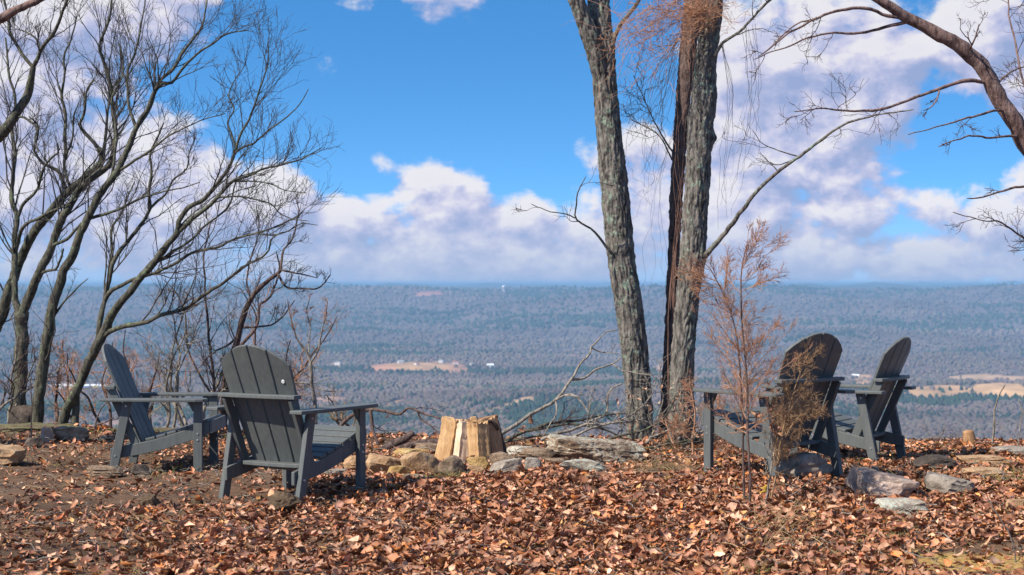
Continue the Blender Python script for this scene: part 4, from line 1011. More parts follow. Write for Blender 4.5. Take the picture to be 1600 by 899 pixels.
rock('small grey ochre stone at the foot of the rounded boulder', 603, 637, 728, 745, M['rock_yellow'], seed=35, cuts=7, group=RG)
rock('flat ochre stone behind the rounded boulder', 612, 672, 701, 715, M['rock_yellow'], Y=12.2, seed=37, cuts=9, flat=0.6, group=RG, sink=1.0)
rock('dull brown stone behind the left edge of the firewood', 645, 692, 692, 706, M['rock_brown'], Y=12.7, seed=38, cuts=9, flat=0.6, group=RG, sink=1.2)
rock('tan stone seen behind the front leg of the nearer left chair', 536, 578, 712, 738, M['rock_tan'], seed=41, cuts=8, flat=0.7, group=RG)
rock('small flat grey stone by the seat of the nearer left chair', 505, 542, 733, 745, M['rock_grey'], seed=42, cuts=8, flat=0.6, group=RG)
rock('flat tan stone half buried in front of the broad tan stone', 628, 664, 741, 753, M['rock_brown'], seed=43, cuts=8, flat=0.5, group=RG)
rock('flat greenish stone behind the firewood near the fallen branch', 782, 838, 697, 708, M['rock_pale'], Y=12.6, seed=44, cuts=8, flat=0.6, group=RG, sink=1.4)
rock('brown stone in the leaves under the flat brown stone', 846, 884, 716, 734, M['rock_brown'], Y=11.8, seed=46, cuts=8, group=RG)
rock('large flat lichened sandstone slab lying like a bench by the trunks', 845, 1012, 684, 730, M['rock_slab'], Y=12.0, depth=0.62, seed=52, cuts=9, flat=0.6, sub=6, sink=0.15, tilt=0.075, cat='slab', strata=0.07, under=0.35, rough=1.6)
rock('pale grey rock under the brown backed right chair', 1206, 1302, 708, 748, M['rock_grey'], seed=55, cuts=9, flat=0.6, tilt=-0.12)
rock('pinkish pointed rock in front of the edge on chair', 1322, 1424, 737, 782, M['rock_pink'], seed=58, cuts=7, flat=0.5, tilt=0.22, depth=0.42, under=-0.3)
rock('grey block of rock with a flat top right of the pinkish pointed rock', 1440, 1524, 744, 780, M['rock_grey'], seed=61, cuts=6, flat=0.55, tilt=0.2, depth=0.36, under=0.2)
rock('long flat orange tan ledge stone near the rim by the stump', 1490, 1592, 711, 729, M['rock_tan'], seed=64, cuts=8, flat=0.55, depth=0.25)
rock('flat tan stone below the long ledge stone', 1502, 1568, 731, 747, M['rock_tan'], seed=66, cuts=8, flat=0.5)
rock('pale flat rock sunk in the leaves before the pinkish rock', 1366, 1448, 779, 806, M['rock_pale'], seed=68, cuts=8, flat=0.5)
rock('low dark rock standing in for the back shadow of the edge on chair', 1425, 1492, 712, 733, M['rock_dark'], seed=70, cuts=9, flat=0.6)  # dark stone shape put where the chair back's shadow lies
rock('pale flat stone at the rim past the dry stalk', 1545, 1640, 698, 712, M['rock_grey'], seed=72, cuts=8, flat=0.5)
rock('small tan stone in the leaves near the sandy patch', 1568, 1606, 780, 798, M['rock_tan'], seed=73, cuts=8)
rock('brown rounded rock on the mossy rim left of the left chair', 84, 142, 666, 690, M['rock_brown'], seed=75, cuts=10, flat=0.7)
rock('small upright pale stone on the mossy rim beside the brown rounded rock', 62, 84, 668, 692, M['rock_pink'], seed=76, cuts=8)
rock('broad flat pale rock slab showing through the bare soil', -50, 42, 696, 728, M['rock_tan'], seed=78, cuts=8, flat=0.4, depth=0.5)
rock('small dark stone on the bare soil near the mossy rim', 40, 70, 684, 700, M['rock_dark'], seed=79, cuts=8)
rock('flat brown stone at the rear leg of the left chair', 132, 196, 728, 748, M['rock_brown'], seed=81, cuts=8, flat=0.5)
rock('small dark stone under the left chair', 204, 238, 726, 743, M['rock_dark'], seed=82, cuts=8)
rock('mossy dark boulder at the foot of the straight forked trunk', 12, 58, 633, 672, M['rock_dark'], Y=15.1, seed=84, cuts=12, flat=0.9, sink=0.6)
rock('long low mossy ledge along the rim under the leaning trees', -30, 150, 662, 690, M['rock_moss'], Y=14.3, seed=85, cuts=14, flat=0.7, depth=0.6, sub=6, sink=0.5, cat='ledge', rough=2.6, strata=0.2)
rock('low mossy ledge along the rim behind the left chair', 120, 340, 668, 692, M['rock_moss'], Y=14.2, seed=86, cuts=14, flat=0.7, depth=0.5, sub=6, sink=0.5, cat='ledge', rough=2.6, strata=0.2)
rock('small brown stone at the foot of the nearer left chair', 210, 236, 742, 752, M['rock_brown'], seed=88, cuts=8)
rock('knobbly clod of soil in front of the nearer left chair', 414, 474, 766, 804, M['clod'], sink=0.05, seed=91, cuts=20, flat=1.0, name='soil_clod', cat='clod', rough=3.0)
rock('crumbly clod of soil lying on the leaves before the left chair', 214, 252, 772, 794, M['clod'], sink=0.05, seed=92, cuts=20, flat=1.0, name='soil_clod', cat='clod', rough=3.0)
rock('small clod of soil by the rear leg of the nearer left chair', 297, 318, 774, 792, M['clod'], seed=93, cuts=20, flat=1.0, name='soil_clod', cat='clod', rough=3.0)

# ------------------------------------------------------------------ firewood
def split_log(label, foot, head, Y, w, prof_seed, mat, roll, Yh=None, inner=None):
    """a quarter-split log standing on end: foot and head in the survey picture"""
    rng = np.random.default_rng(prof_seed); a = P(*foot, Y); b = P(*head, Yh or Y + 0.03)
    L = np.linalg.norm(b - a); ax = (b - a) / L
    ang = np.array([0, 0.5, 1.0, 1.5, 2.0]) * (math.pi / 3.4) + roll
    prof = [np.array([0, 0])] + [w * np.array([math.cos(t), math.sin(t)]) * rng.uniform(0.88, 1.08) for t in ang]
    # finer outline
    out = []
    for i in range(len(prof)):
        p0, p1 = prof[i], prof[(i + 1) % len(prof)]
        for t in (0, 0.14, 0.28, 0.42, 0.57, 0.71, 0.86): out.append(p0 + (p1 - p0) * t)
    out = np.array(out) - np.mean(prof, 0); n = len(out); rows = 16
    u = unit(np.cross(ax, np.array([0, 1, 0.0]))); vv = np.cross(u, ax); V = []
    for i in range(rows):
        t = i / (rows - 1); c = a + ax * L * t + np.array([0, 0, -0.03]) * (1 - t)
        k = np.stack([np.full(n, prof_seed * 1.7), np.arange(n) * 0.9, np.full(n, t * 1.6)], -1)
        q = out * (1 + 0.20 * noise3(k * np.array([1, 1.6, 0.6]))[:, None] + 0.1 * noise3(k * np.array([1, 3.1, 0.5]) + 4)[:, None]) + 0.006 * rng.normal(size=2) * 0.3
        ragged = 0.012 * rng.normal(size=n) if i == rows - 1 else 0
        V.append(c + q[:, :1] * u + q[:, 1:] * vv + np.outer(np.ones(n) * ragged, ax))
    V = np.concatenate(V); i = np.arange(n)
    f = np.concatenate([np.stack([r * n + i, r * n + (i + 1) % n, (r + 1) * n + (i + 1) % n, (r + 1) * n + i], -1) for r in range(rows - 1)])
    k = len(V); V = np.vstack([V, V[-n:].mean(0), V[:n].mean(0)])
    caps = np.concatenate([np.stack([k - n + i, k - n + (i + 1) % n, np.full(n, k)], -1), np.stack([(i + 1) % n, i, np.full(n, k + 1)], -1)])
    o = mk('split_log', V, [f, caps], mat, smooth=True); o.data.set_sharp_from_angle(angle=math.radians(38))
    return tag(o, label, 'firewood', 'split logs standing in the fire ring')

split_log('tan split log standing at the left of the firewood stack', (697, 724), (711, 655), 11.92, 0.125, 1, M['wood_tan'], math.radians(30))
split_log('pale fresh split log with a white face leaning on the tan left log', (719, 724), (727, 661), 11.84, 0.085, 2, M['wood_pale'], math.radians(55))
split_log('narrow tan split log between the white faced one and the centre one', (735, 722), (737, 661), 11.86, 0.06, 8, M['wood_tan'], math.radians(70))
split_log('straight grained split log in the centre of the firewood stack', (750, 724), (747, 662), 11.80, 0.11, 3, M['wood_tan'], math.radians(40))
split_log('brown split log leaning from the right of the firewood stack', (773, 724), (759, 657), 11.90, 0.105, 4, M['wood_brown'], math.radians(30))
split_log('dark barked split log on the shaded right end of the stack', (785, 720), (767, 658), 12.05, 0.09, 5, M['wood_bark'], math.radians(-40))
split_log('brown split log standing hidden behind the centre of the stack', (738, 712), (738, 658), 12.12, 0.10, 6, M['wood_brown'], math.radians(200))
rock('pale chip of wood lying on top of the firewood stack', 734, 746, 651, 663, M['wood_tan'], Y=11.88, seed=7, cuts=5, flat=0.9, name='kindling', cat='firewood', sub=3, depth=0.06, sink=0.0)
def kindling(label, pts, Y, w, seed, mat):
    pa, ra = trace([(x, y, w) for x, y in pts], Y, seed=seed, wob=0.004); o = limb('kindling', pa, ra, mat, None, 6, 0.3, seed); tag(o, label, 'firewood', 'kindling laid on the stack')
kindling('ragged bark strip laid across the top of the firewood stack', [(744, 664), (755, 657), (766, 654), (776, 651)], (11.85, 12.0), 7, 3, M['wood_brown'])
kindling('thin tan splinter laid along the top of the firewood stack', [(735, 661), (752, 659), (772, 657)], (11.83, 11.95), 4, 4, M['wood_tan'])
kindling('curl of dark bark on the top right of the firewood stack', [(756, 660), (766, 658), (774, 663), (778, 672)], (11.85, 11.9), 5, 5, M['wood_bark'])

# ------------------------------------------------------------------ fallen branches, stump, sticks
def fallen(label, stems, mat, seed, tw=(4, 4, 2), tl=(0.28, 0.14, 0.07), tmat=None, name='fallen_branch', cat='branch', leaves=0):
    root = empty(name, tuple(P(*stems[0][0][0][:2], stems[0][1][0]))); tag(root, label, cat); rng = np.random.default_rng(seed); out = []; prior = []
    for k, (p, Y, wt) in enumerate(stems):
        pa, ra = trace(p, Y, seed=seed + k); pa = snap(pa, prior); prior.append(pa); limb('stem' if k == 0 else 'side_branch', pa, ra, mat, root, 8, 0.12, seed + k)
        if wt > 0:
            j = (np.linspace(0, 1, 12) * (len(pa) - 1)).astype(int)
            a, ar = sprout(pa[j][None], ra[j][None], max(1, int(tw[0] * wt)), tl[0], 0.8, 0.12, 0.2, 6, 0.3, 0.5, 0.005, 0.0022, rng=rng)
            b, br = sprout(a, ar, tw[1], tl[1], 0.75, 0.1, 0.2, 5, 0.3, 0.6, 0.003, 0.0017, rng=rng); out += [tubes(a, ar, 5), tubes(b, br, 4)]
    if out:
        v, f = join(out); mk('twigs', v, f, tmat or mat, root)['kind'] = 'stuff'
    return root

fallen('pale fallen branch sweeping up from the firewood toward the forked trunk', [
    (W([(778, 682), (809, 662), (829, 647), (851, 637), (868, 625), (882, 608), (897, 588), (907, 569), (922, 554), (924, 544), (934, 532), (944, 522), (963, 516)], 6.5, 1.6), (13.0, 13.6), 0.3),
    (W([(892, 594), (912, 591), (929, 577), (956, 570), (973, 556)], 4.5, 1.8), (13.4, 13.5), 0.3), (W([(956, 570), (975, 580), (1017, 587)], 2.5, 1.2), (13.5, 13.3), 0.4),
    (W([(866, 630), (882, 620), (900, 620), (917, 642), (926, 660)], 4, 1.6), (13.2, 13.0), 0.3), (W([(871, 634), (868, 650), (858, 665), (848, 680)], 3, 1.4), (13.2, 13.0), 0.2),
    (W([(924, 544), (940, 551), (970, 553)], 2.2, 1), (13.6, 13.5), 0.3)], M['bark_pale'], 111, tmat=M['bark_pale'])
fallen('dark fallen branch lying low behind the slab toward the trunk', [
    (W([(772, 694), (790, 689), (821, 674), (863, 660), (907, 657), (946, 649), (980, 647)], 7, 2), (13.1, 13.5), 1.4),
    (W([(821, 676), (860, 668), (895, 664), (943, 671), (975, 686)], 5, 2.5), (13.2, 13.3), 1.2), (W([(785, 694), (815, 686), (850, 680), (880, 676)], 4, 2), (13.0, 13.1), 1.0)], M['bark_grey'], 121, tw=(6, 4, 2), tmat=M['bark_brown'])
fallen('pale crooked fallen branch arching behind the slab up to the trunk', [
    (W([(845, 688), (862, 680), (895, 671), (926, 657), (948, 644), (950, 617), (960, 606), (973, 600)], 5.5, 2), (12.9, 13.2), 0.6),
    (W([(917, 662), (920, 640), (922, 620), (928, 605)], 2, 1), (13.0, 13.0), 0.8), (W([(931, 683), (968, 662), (1005, 657), (1025, 640)], 3.5, 1.5), (12.9, 13.2), 0.8)], M['bark_pale'], 131)
fallen('grey stick leaning across the foot of the lichen green trunk', [
    (W([(1015, 684), (1035, 678), (1054, 669), (1085, 647), (1100, 625)], 3.5, 1.5), (13.0, 13.1), 0.8)], M['bark_pale'], 141)
fallen('greenish grey stick lying at the foot of the lichen green trunk', [
    (W([(1022, 702), (1040, 690), (1054, 683), (1078, 671), (1092, 668)], 4, 2), (12.8, 13.0), 0.8), (W([(1050, 700), (1070, 694), (1095, 690)], 4.5, 3), (12.8, 12.9), 0.6)], M['bark_grey'], 151)
for kk, (lb, pp) in enumerate([
        ('grey dead bough with many twigs piled against the forked trunk', [(880, 690), (920, 672), (960, 660), (1000, 640), (1020, 615)]),
        ('pale forked dead bough lying in front of the forked trunk', [(930, 696), (965, 684), (1005, 672), (1040, 650), (1055, 620)]),
        ('thin dead bough propped between the forked and the lichen green trunk', [(1000, 702), (1020, 680), (1030, 650), (1035, 620), (1028, 600)]),
        ('twiggy dead bough lying along the foot of the three trunks', [(985, 706), (1030, 697), (1070, 690), (1105, 684), (1130, 670)]),
        ('dark dead bough crossing behind the front leg of the brown backed chair', [(1050, 712), (1075, 690), (1100, 672), (1130, 662), (1150, 640)])]):
    fallen(lb, [(W(pp, 4.5, 1.6), (12.9 + 0.12 * (kk % 3), 13.15 - 0.1 * (kk % 2)), 2.4)], [M['bark_pale'], M['bark_grey']][kk % 2], 190 + kk * 3, tw=(5, 6, 2), tl=(0.34, 0.17, 0.08), tmat=[M['bark_pale'], M['twig_dark']][kk % 2])
fallen('dark crooked branch jutting between the nearer left chair and the firewood', [
    (W([(500, 690), (530, 668), (545, 653), (565, 643), (585, 640), (605, 645), (624, 650), (634, 640), (641, 637), (657, 645), (678, 652), (700, 659)], 7, 2.5), (13.6, 13.0), 0.5),
    (W([(579, 642), (581, 655), (583, 671), (592, 697)], 6, 5), (13.4, 13.3), 0.2), (W([(653, 644), (658, 656), (672, 665), (692, 680)], 3.5, 2), (13.2, 13.0), 0.3)], M['bark_brown'], 161, tw=(7, 4, 2), tl=(0.36, 0.2, 0.1))
fallen('short broken brown log end propped behind the broad tan stone', [([(598, 706, 15), (612, 697, 14), (628, 688, 12), (637, 681, 11), (644, 677, 9)], (13.0, 13.0), 0)], M['bark_brown'], 171, name='broken_log', cat='log')
fallen('dark curved log lying behind the firewood and the rounded boulder', [([(612, 706, 8), (640, 697, 10), (665, 692, 11), (690, 691, 10), (705, 694, 9)], (12.9, 12.9), 0)], M['bark_brown'], 173, name='broken_log', cat='log')
fallen('short tan broken stump standing at the rim past the right chairs', [([(1519, 703, 24), (1518, 696, 22), (1516, 688, 20), (1515, 680, 19), (1514, 673, 17)], (13.4, 13.4), 0)], M['wood_brown'], 175, name='stump', cat='stump')
fallen('tall thin dry stalk standing at the rim right of the stump', [(W([(1551, 700), (1553, 665), (1555, 635), (1561, 618), (1570, 604)], 3.6, 1.8), (13.3, 13.2), 0)], M['bark_pale'], 177, name='dry_stalk', cat='stalk')
fallen('thin bare stalk forking up at the rim beyond the last stone', [(W([(1590, 700), (1594, 670), (1598, 645), (1592, 625)], 2, 1), (13.1, 13.1), 1.0)], M['bark_pale'], 178, name='dry_stalk', cat='stalk', tw=(4, 3, 2))
fallen('leaning dry weed stalk in the leaves by the sandy patch', [(W([(1587, 896), (1582, 860), (1570, 820), (1550, 790), (1546, 775)], 2.2, 1.2), (7.7, 8.3), 0)], M['twig_dark'], 179, name='dry_stalk', cat='stalk')
fallen('slender reddish stalk standing on the mossy rim by the pale stone', [(W([(49, 690), (50, 660), (51, 630), (48, 600), (50, 585)], 2.6, 1), (13.6, 13.6), 0.8)], M['twig_red'], 181, name='dry_stalk', cat='stalk', tw=(4, 3, 2), tl=(0.16, 0.08, 0.05))
fallen('bent bare stick rising behind the left chair rear legs', [(W([(148, 672), (152, 650), (160, 636), (168, 628)], 3, 1.4), (14.3, 14.3), 0.3), (W([(150, 664), (165, 660), (178, 653)], 3.4, 1.6), (14.3, 14.2), 0.2)], M['bark_brown'], 183)
fallen('tangle of thin dry sticks along the rim left of the stump', [(W([(1430, 697), (1455, 690), (1480, 688), (1510, 694)], 2.4, 1.4), (13.4, 13.5), 1.6), (W([(1440, 690), (1468, 698), (1500, 690)], 2, 1.2), (13.4, 13.4), 1.2)], M['bark_brown'], 185, tl=(0.2, 0.1, 0.05))

# ------------------------------------------------------------------ leaves
def leaf_template(kind, seed, fine=False, pts=None):
    """lobed, cupped dry leaf about 1 unit long"""
    rng = np.random.default_rng(seed); n = pts or (7 if fine else 5)
    t = np.linspace(0, 1, n); w = np.sin(np.pi * (t ** 0.8) * 0.94 + 0.08) * 0.34
    if kind == 0 and n > 4: w = w * (1 + 0.38 * np.where(np.arange(n) % 2 == 1, 1, -1) * (1 if fine else 0.6))
    if kind == 1: w = w * 0.62
    w[-1] = 0.02; w[0] = 0.03
    bend, cup, tw = rng.uniform(-2.2, 2.2), rng.uniform(0.3, 1.35) * rng.choice([1, 1, -1]), rng.uniform(-0.8, 0.8)
    V = []
    for i in range(n):
        a = bend * (t[i] - 0.5); cx = math.sin(a) / (abs(bend) + 1e-3) * (1 if bend > 0 else -1); cz = (1 - math.cos(a)) / (abs(bend) + 1e-3)
        for s in (-1, 0, 1):
            ww = w[i] * (rng.uniform(0.75, 1.2) if n > 4 else rng.uniform(0.7, 1.35)) * abs(s); th = cup * s + tw * (t[i] - 0.5)
            V.append((cx + rng.normal(0, 0.03) * abs(s), s * ww * math.cos(th), cz + abs(s) * ww * math.sin(cup) + s * ww * math.sin(tw * (t[i] - .5)) + rng.normal(0, 0.035) * abs(s)))
    Fq = []
    for i in range(n - 1):
        for j in (0, 1): a = i * 3 + j; Fq += [(a, a + 1, a + 4), (a, a + 4, a + 3)]
    return np.array(V), np.array(Fq)


def rotm(n, rng, tilt):
    az = rng.uniform(0, 2 * np.pi, n); tx = rng.normal(0, tilt, n); ty = rng.normal(0, tilt, n)
    c, s = np.cos(az), np.sin(az); Rz = np.zeros((n, 3, 3)); Rz[:, 0, 0] = c; Rz[:, 0, 1] = -s; Rz[:, 1, 0] = s; Rz[:, 1, 1] = c; Rz[:, 2, 2] = 1
    Rx = np.zeros((n, 3, 3)); Rx[:, 0, 0] = 1; Rx[:, 1, 1] = np.cos(tx); Rx[:, 1, 2] = -np.sin(tx); Rx[:, 2, 1] = np.sin(tx); Rx[:, 2, 2] = np.cos(tx)
    Ry = np.zeros((n, 3, 3)); Ry[:, 1, 1] = 1; Ry[:, 0, 0] = np.cos(ty); Ry[:, 0, 2] = np.sin(ty); Ry[:, 2, 0] = -np.sin(ty); Ry[:, 2, 2] = np.cos(ty)
    return Rz @ Rx @ Ry

LEAFCOL = np.array([(0.30, 0.155, 0.09), (0.36, 0.20, 0.125), (0.22, 0.105, 0.062), (0.42, 0.28, 0.20), (0.46, 0.33, 0.26), (0.14, 0.065, 0.042), (0.44, 0.20, 0.075), (0.38, 0.25, 0.115), (0.33, 0.19, 0.15)])
LEAFCOL = LEAFCOL * np.array([1.10, 0.89, 0.73])
LEAFP = np.array([0.17, 0.17, 0.12, 0.15, 0.12, 0.08, 0.05, 0.05, 0.09])


def cover(x, y):
    """how thickly leaves lie"""
    px = CX + x / y * F; row = HY + CAMZ / y * F
    d = 0.24 + 0.76 * sstep(row, 742, 772) * sstep(px, 420, 640)
    d = np.maximum(d, 0.72 * sstep(row, 790, 840) * sstep(px, -50, 420))
    d = np.maximum(d, 0.55 * sstep(px, 1000, 1200))
    bare = sstep(1 - ((px - 120) / 340) ** 2 - ((row - 752) / 56) ** 2, -0.2, 0.5)
    d = d * (1 - 0.8 * bare)
    sandy = sstep(1 - ((px - 1545) / 125) ** 2 - ((row - 876) / 32) ** 2, -0.2, 0.5); d = d * (1 - 0.9 * sandy)
    d = d * (0.74 + 0.75 * fbm(xyz(x * 1.6, y * 1.6, 4.4), 4))
    d = d * (1 - sstep(y - rim(x), 0.2, 1.2))
    return np.clip(d, 0, 1)


def litter(name, label, n, size, seed, tilt, zr, kinds, bright=1.0, tone=None, lo=(-5.5, 5.5), yr=(6.6, 15.6), power=1.0):
    rng = np.random.default_rng(seed); m = n * 4
    y = np.sqrt(rng.uniform(yr[0] ** 2, yr[1] ** 2, m)); x = y * rng.uniform(-0.42, 0.42, m)
    c = cover(x, y); k = rng.random(m) < c ** power; x, y, c = x[k][:n], y[k][:n], c[k][:n]; n = len(x)
    z = ground(x, y) + rng.uniform(0.002, zr, n) * (0.35 + 0.65 * c)
    s = size * np.exp(np.clip(rng.normal(0, 0.38, n), -1, 0.55)); R = rotm(n, rng, tilt); col = (tone if tone is not None else LEAFCOL)[rng.choice(len(LEAFCOL), n, p=LEAFP)] * np.exp(rng.normal(0, 0.30, (n, 1)) + 0.45 * fbm(xyz(x * 3, y * 3, 8.0), 3)[:, None]) * bright * 1.06
    which = rng.integers(0, kinds, n); parts = []; cols = []
    for w in range(kinds):
        V, Fq = leaf_template(w % 3, seed * 31 + w, pts=3 if size < 0.04 else 4); q = which == w; nn = q.sum()
        vv = np.einsum('nij,vj->nvi', R[q], V) * s[q][:, None, None] + np.stack([x[q], y[q], z[q]], -1)[:, None, :]
        parts.append((vv.reshape(-1, 3), ((np.arange(nn) * len(V))[:, None, None] + Fq[None]).reshape(-1, 3))); cols.append(np.repeat(col[q], len(V), 0) * np.tile(rng.uniform(0.8, 1.15, len(V)), nn)[:, None])
    v, f = join(parts); o = mk(name, v, f, M['leaf'], smooth=True, col=np.concatenate(cols)); return tag(o, label, 'leaves', kind='stuff')

litter('leaf_litter', 'thick brown leaf litter covering the ground of the bluff', 47000, 0.046, 201, 0.56, 0.048, 15)
litter('leaf_crumbs', 'small broken leaf scraps and crumbs strewn over the soil', 30000, 0.027, 202, 0.5, 0.016, 6, 0.95, power=0.45)

# the leaves that show largest, each on its own
def big_leaves():
    rng = np.random.default_rng(203); tm = []
    for k in range(14):
        V, Fq = leaf_template(k % 3 if k % 4 else 0, 900 + k, True); tm.append((V, Fq))
    mats = []
    g = 'large dry leaves lying on top of the litter'; n = 0
    meshes = {}
    while n < 280:
        y = math.sqrt(rng.uniform(6.9 ** 2, 10.4 ** 2)); x = y * rng.uniform(-0.31, 0.31)
        if rng.random() > float(cover(np.array([x]), np.array([y]))[0]): continue
        k = int(rng.integers(0, 14)); ci = int(rng.choice(9, p=LEAFP))
        if (k, ci) not in meshes:
            V, Fq = tm[k]; o = mk('fallen_leaf', V, Fq, M['leaf'], smooth=True, col=np.tile(LEAFCOL[ci] * rng.uniform(0.9, 1.25), (len(V), 1)) * rng.uniform(0.85, 1.1, (len(V), 1)), world=False); meshes[(k, ci)] = o.data
        else:
            o = bpy.data.objects.new('fallen_leaf', meshes[(k, ci)]); COL.objects.link(o)
        s = float(rng.uniform(0.058, 0.092)); o.scale = (s, s, s)
        o.location = (x, y, float(ground(x, y)) + rng.uniform(0.035, 0.055)); o.rotation_euler = (rng.normal(0, 0.35), rng.normal(0, 0.35), rng.uniform(0, 6.28))
        tag(o, 'large %s %s dry leaf lying loose on top of the litter' % (['brown', 'light brown', 'chestnut brown', 'tan', 'pale tan', 'very dark brown', 'bright orange', 'yellowish', 'mauve brown'][ci], ['lobed', 'narrow', 'broad'][k % 3 if k % 4 else 0]), 'leaf', g); n += 1
big_leaves()

def strewn_twigs():
    rng = np.random.default_rng(206); n = 900
    y = np.sqrt(rng.uniform(6.8 ** 2, 14.2 ** 2, n)); x = y * rng.uniform(-0.36, 0.36, n); a = rng.uniform(0, 6.28, n); L = np.exp(rng.normal(-2.3, 0.5, n)); K = 5
    d = np.stack([np.cos(a), np.sin(a), 0 * a], -1); q = []
    for k in range(K):
        p = np.stack([x, y], -1) + d[:, :2] * (L * (k / (K - 1) - 0.5))[:, None] + rng.normal(0, 0.05, (n, 2)) * L[:, None]
        q.append(np.column_stack([p, ground(p[:, 0], p[:, 1]) + 0.028 + rng.uniform(0, 0.03, n)]))
    v, f = tubes(np.stack(q, 1), (rng.uniform(0.0015, 0.0045, n)[:, None] * np.linspace(1, 0.5, K)[None]), 4)
    tag(mk('twig_litter', v, f, M['bark_pale']), 'thin grey brown twigs strewn over the leaf litter', 'twigs', kind='stuff')
strewn_twigs()

# ------------------------------------------------------------------ grasses and dry plants
def blades(name, label, spots, seed, col, parent_loc=None, kind=None, cat='grass', group=None):
    """spots: (x, y, n, height, spread, droop)"""
    rng = np.random.default_rng(seed); PP = []; RR = []; CC = []
    for (x, y, n, h, sp, dr) in spots:
        b = np.stack([x + rng.normal(0, sp, n), y + rng.normal(0, sp, n), np.zeros(n)], -1); b[:, 2] = ground(b[:, 0], b[:, 1]) - 0.01
        d = unit(np.stack([rng.normal(0, 0.55, n), rng.normal(0, 0.55, n), np.ones(n)], -1)); L = h * rng.uniform(0.5, 1.2, n)
        q = [b]
        for k in range(4): d = unit(d + np.array([0, 0, -dr]) + rng.normal(0, 0.1, d.shape) + d * np.array([1, 1, 0]) * 0.35); q.append(q[-1] + d * (L / 4)[:, None])
        PP.append(np.stack(q, 1)); RR.append(rng.uniform(0.0011, 0.0022, n)[:, None] * np.array([1, 1, 0.9, 0.6, 0.2])[None]); CC.append(np.repeat(np.array(col)[rng.integers(0, len(col), n)] * rng.uniform(0.75, 1.25, (n, 1)), 15, 0))
    v, f = tubes(np.concatenate(PP), np.concatenate(RR), 3); o = mk(name, v, f, M['grass'], col=np.concatenate(CC)); return tag(o, label, cat, group, kind)

def at(px, row):
    Y = CAMZ * F / (row - HY)
    for _ in range(6): Y = (CAMZ - float(ground((px - CX) / F * Y, Y))) * F / (row - HY)
    return (px - CX) / F * Y, Y
STRAW = [(0.42, 0.30, 0.15), (0.36, 0.25, 0.12), (0.5, 0.38, 0.2)]; GREEN = [(0.15, 0.18, 0.05), (0.3, 0.26, 0.1), (0.4, 0.32, 0.14)]; BROWN = [(0.3, 0.2, 0.11), (0.38, 0.26, 0.14), (0.24, 0.15, 0.085)]
TG = 'grass tufts in the leaf litter'
blades('grass_tuft', 'round clump of dry tan grass at the right end of the slab', [(*at(1030, 738), 260, 0.16, 0.07, 0.25), (*at(1055, 736), 180, 0.13, 0.06, 0.25)], 301, BROWN, group=TG)
blades('grass_tuft', 'greenish grass tuft in front of the firewood stones', [(*at(692, 752), 130, 0.11, 0.06, 0.1), (*at(712, 750), 80, 0.10, 0.06, 0.1)], 302, GREEN, group=TG)
blades('grass_tuft', 'yellow green grass tuft growing in the leaves below the sapling', [(*at(1178, 905), 170, 0.11, 0.03, 0.15)], 303, [(0.38, 0.32, 0.1), (0.26, 0.26, 0.08), (0.5, 0.4, 0.17)], group=TG)
blades('grass_tuft', 'long straw coloured grass bending over beside the dry weed', [(*at(1215, 830), 55, 0.26, 0.08, 0.16), (*at(1240, 850), 30, 0.22, 0.08, 0.2), (*at(1190, 870), 24, 0.22, 0.08, 0.2)], 304, STRAW, group=TG)
blades('grass_tuft', 'green grass tuft in the leaves before the pale flat rock', [(*at(1385, 850), 110, 0.09, 0.07, 0.1), (*at(1420, 840), 60, 0.08, 0.06, 0.1)], 305, GREEN, group=TG)
blades('grass_tuft', 'yellowish grass patch between the flat tan stones at the right', [(*at(1560, 752), 150, 0.1, 0.1, 0.15), (*at(1590, 745), 90, 0.1, 0.08, 0.15)], 306, GREEN, group=TG)
blades('grass_tuft', 'dry grass patch around the legs of the edge on chair', [(*at(1318, 728), 140, 0.11, 0.1, 0.15), (*at(1345, 738), 90, 0.1, 0.08, 0.15)], 307, BROWN + GREEN[:1], group=TG)
blades('grass_tuft', 'small green tuft at the near edge of the leaf bed', [(*at(835, 862), 90, 0.08, 0.05, 0.1)], 308, GREEN, group=TG)
rng = np.random.default_rng(310); sp = []
for _ in range(760):
    y = math.sqrt(rng.uniform(6.8 ** 2, 14.4 ** 2)); x = y * rng.uniform(-0.33, 0.36)
    if rng.random() < 0.16 + 0.7 * (x > 0.9): sp.append((x, y, int(rng.integers(3, 12)), rng.uniform(0.05, 0.16), 0.06, 0.22))
blades('dry_grass', 'sparse dry grass blades sticking up through the leaf litter', sp, 311, STRAW + GREEN, kind='stuff')


def feathery(label, stems, seed, mat, n1, L1, n2, L2, n3, L3, up, t0, name, cat, ang=0.7, stem_mat=None, r=0.0013, wob=0.1):
    rng = np.random.default_rng(seed); root = empty(name, tuple(P(*stems[0][0][0][:2], stems[0][1][0]))); tag(root, label, cat); out = []
    for k, (p, Y, wt) in enumerate(stems):
        pa, ra = trace(p, Y, seed=seed + k, wob=0.003); limb('stem', pa, ra, stem_mat or mat, root, 7, 0.05, seed)
        j = (np.linspace(0, 1, 24) * (len(pa) - 1)).astype(int)
        a, ar = sprout(pa[j][None], ra[j][None], int(n1 * wt), L1, ang, up, t0, 8, wob, 0.45, 0.0034, r * 1.5, rng=rng)
        b, br = sprout(a, ar, n2, L2, 0.6, up * 0.7, 0.12, 5, wob * 1.4, 0.7, 0.0022, r * 1.1, rng=rng)
        c, cr = sprout(b, br, n3, L3, 0.5, up * 0.5, 0.1, 4, wob * 1.6, 0.8, 0.0016, r, rng=rng)
        out += [tubes(a, ar, 5), tubes(b, br, 3), tubes(c, cr, 3)]
    v, f = join(out); mk('twigs', v, f, mat, root)['kind'] = 'stuff'; return root

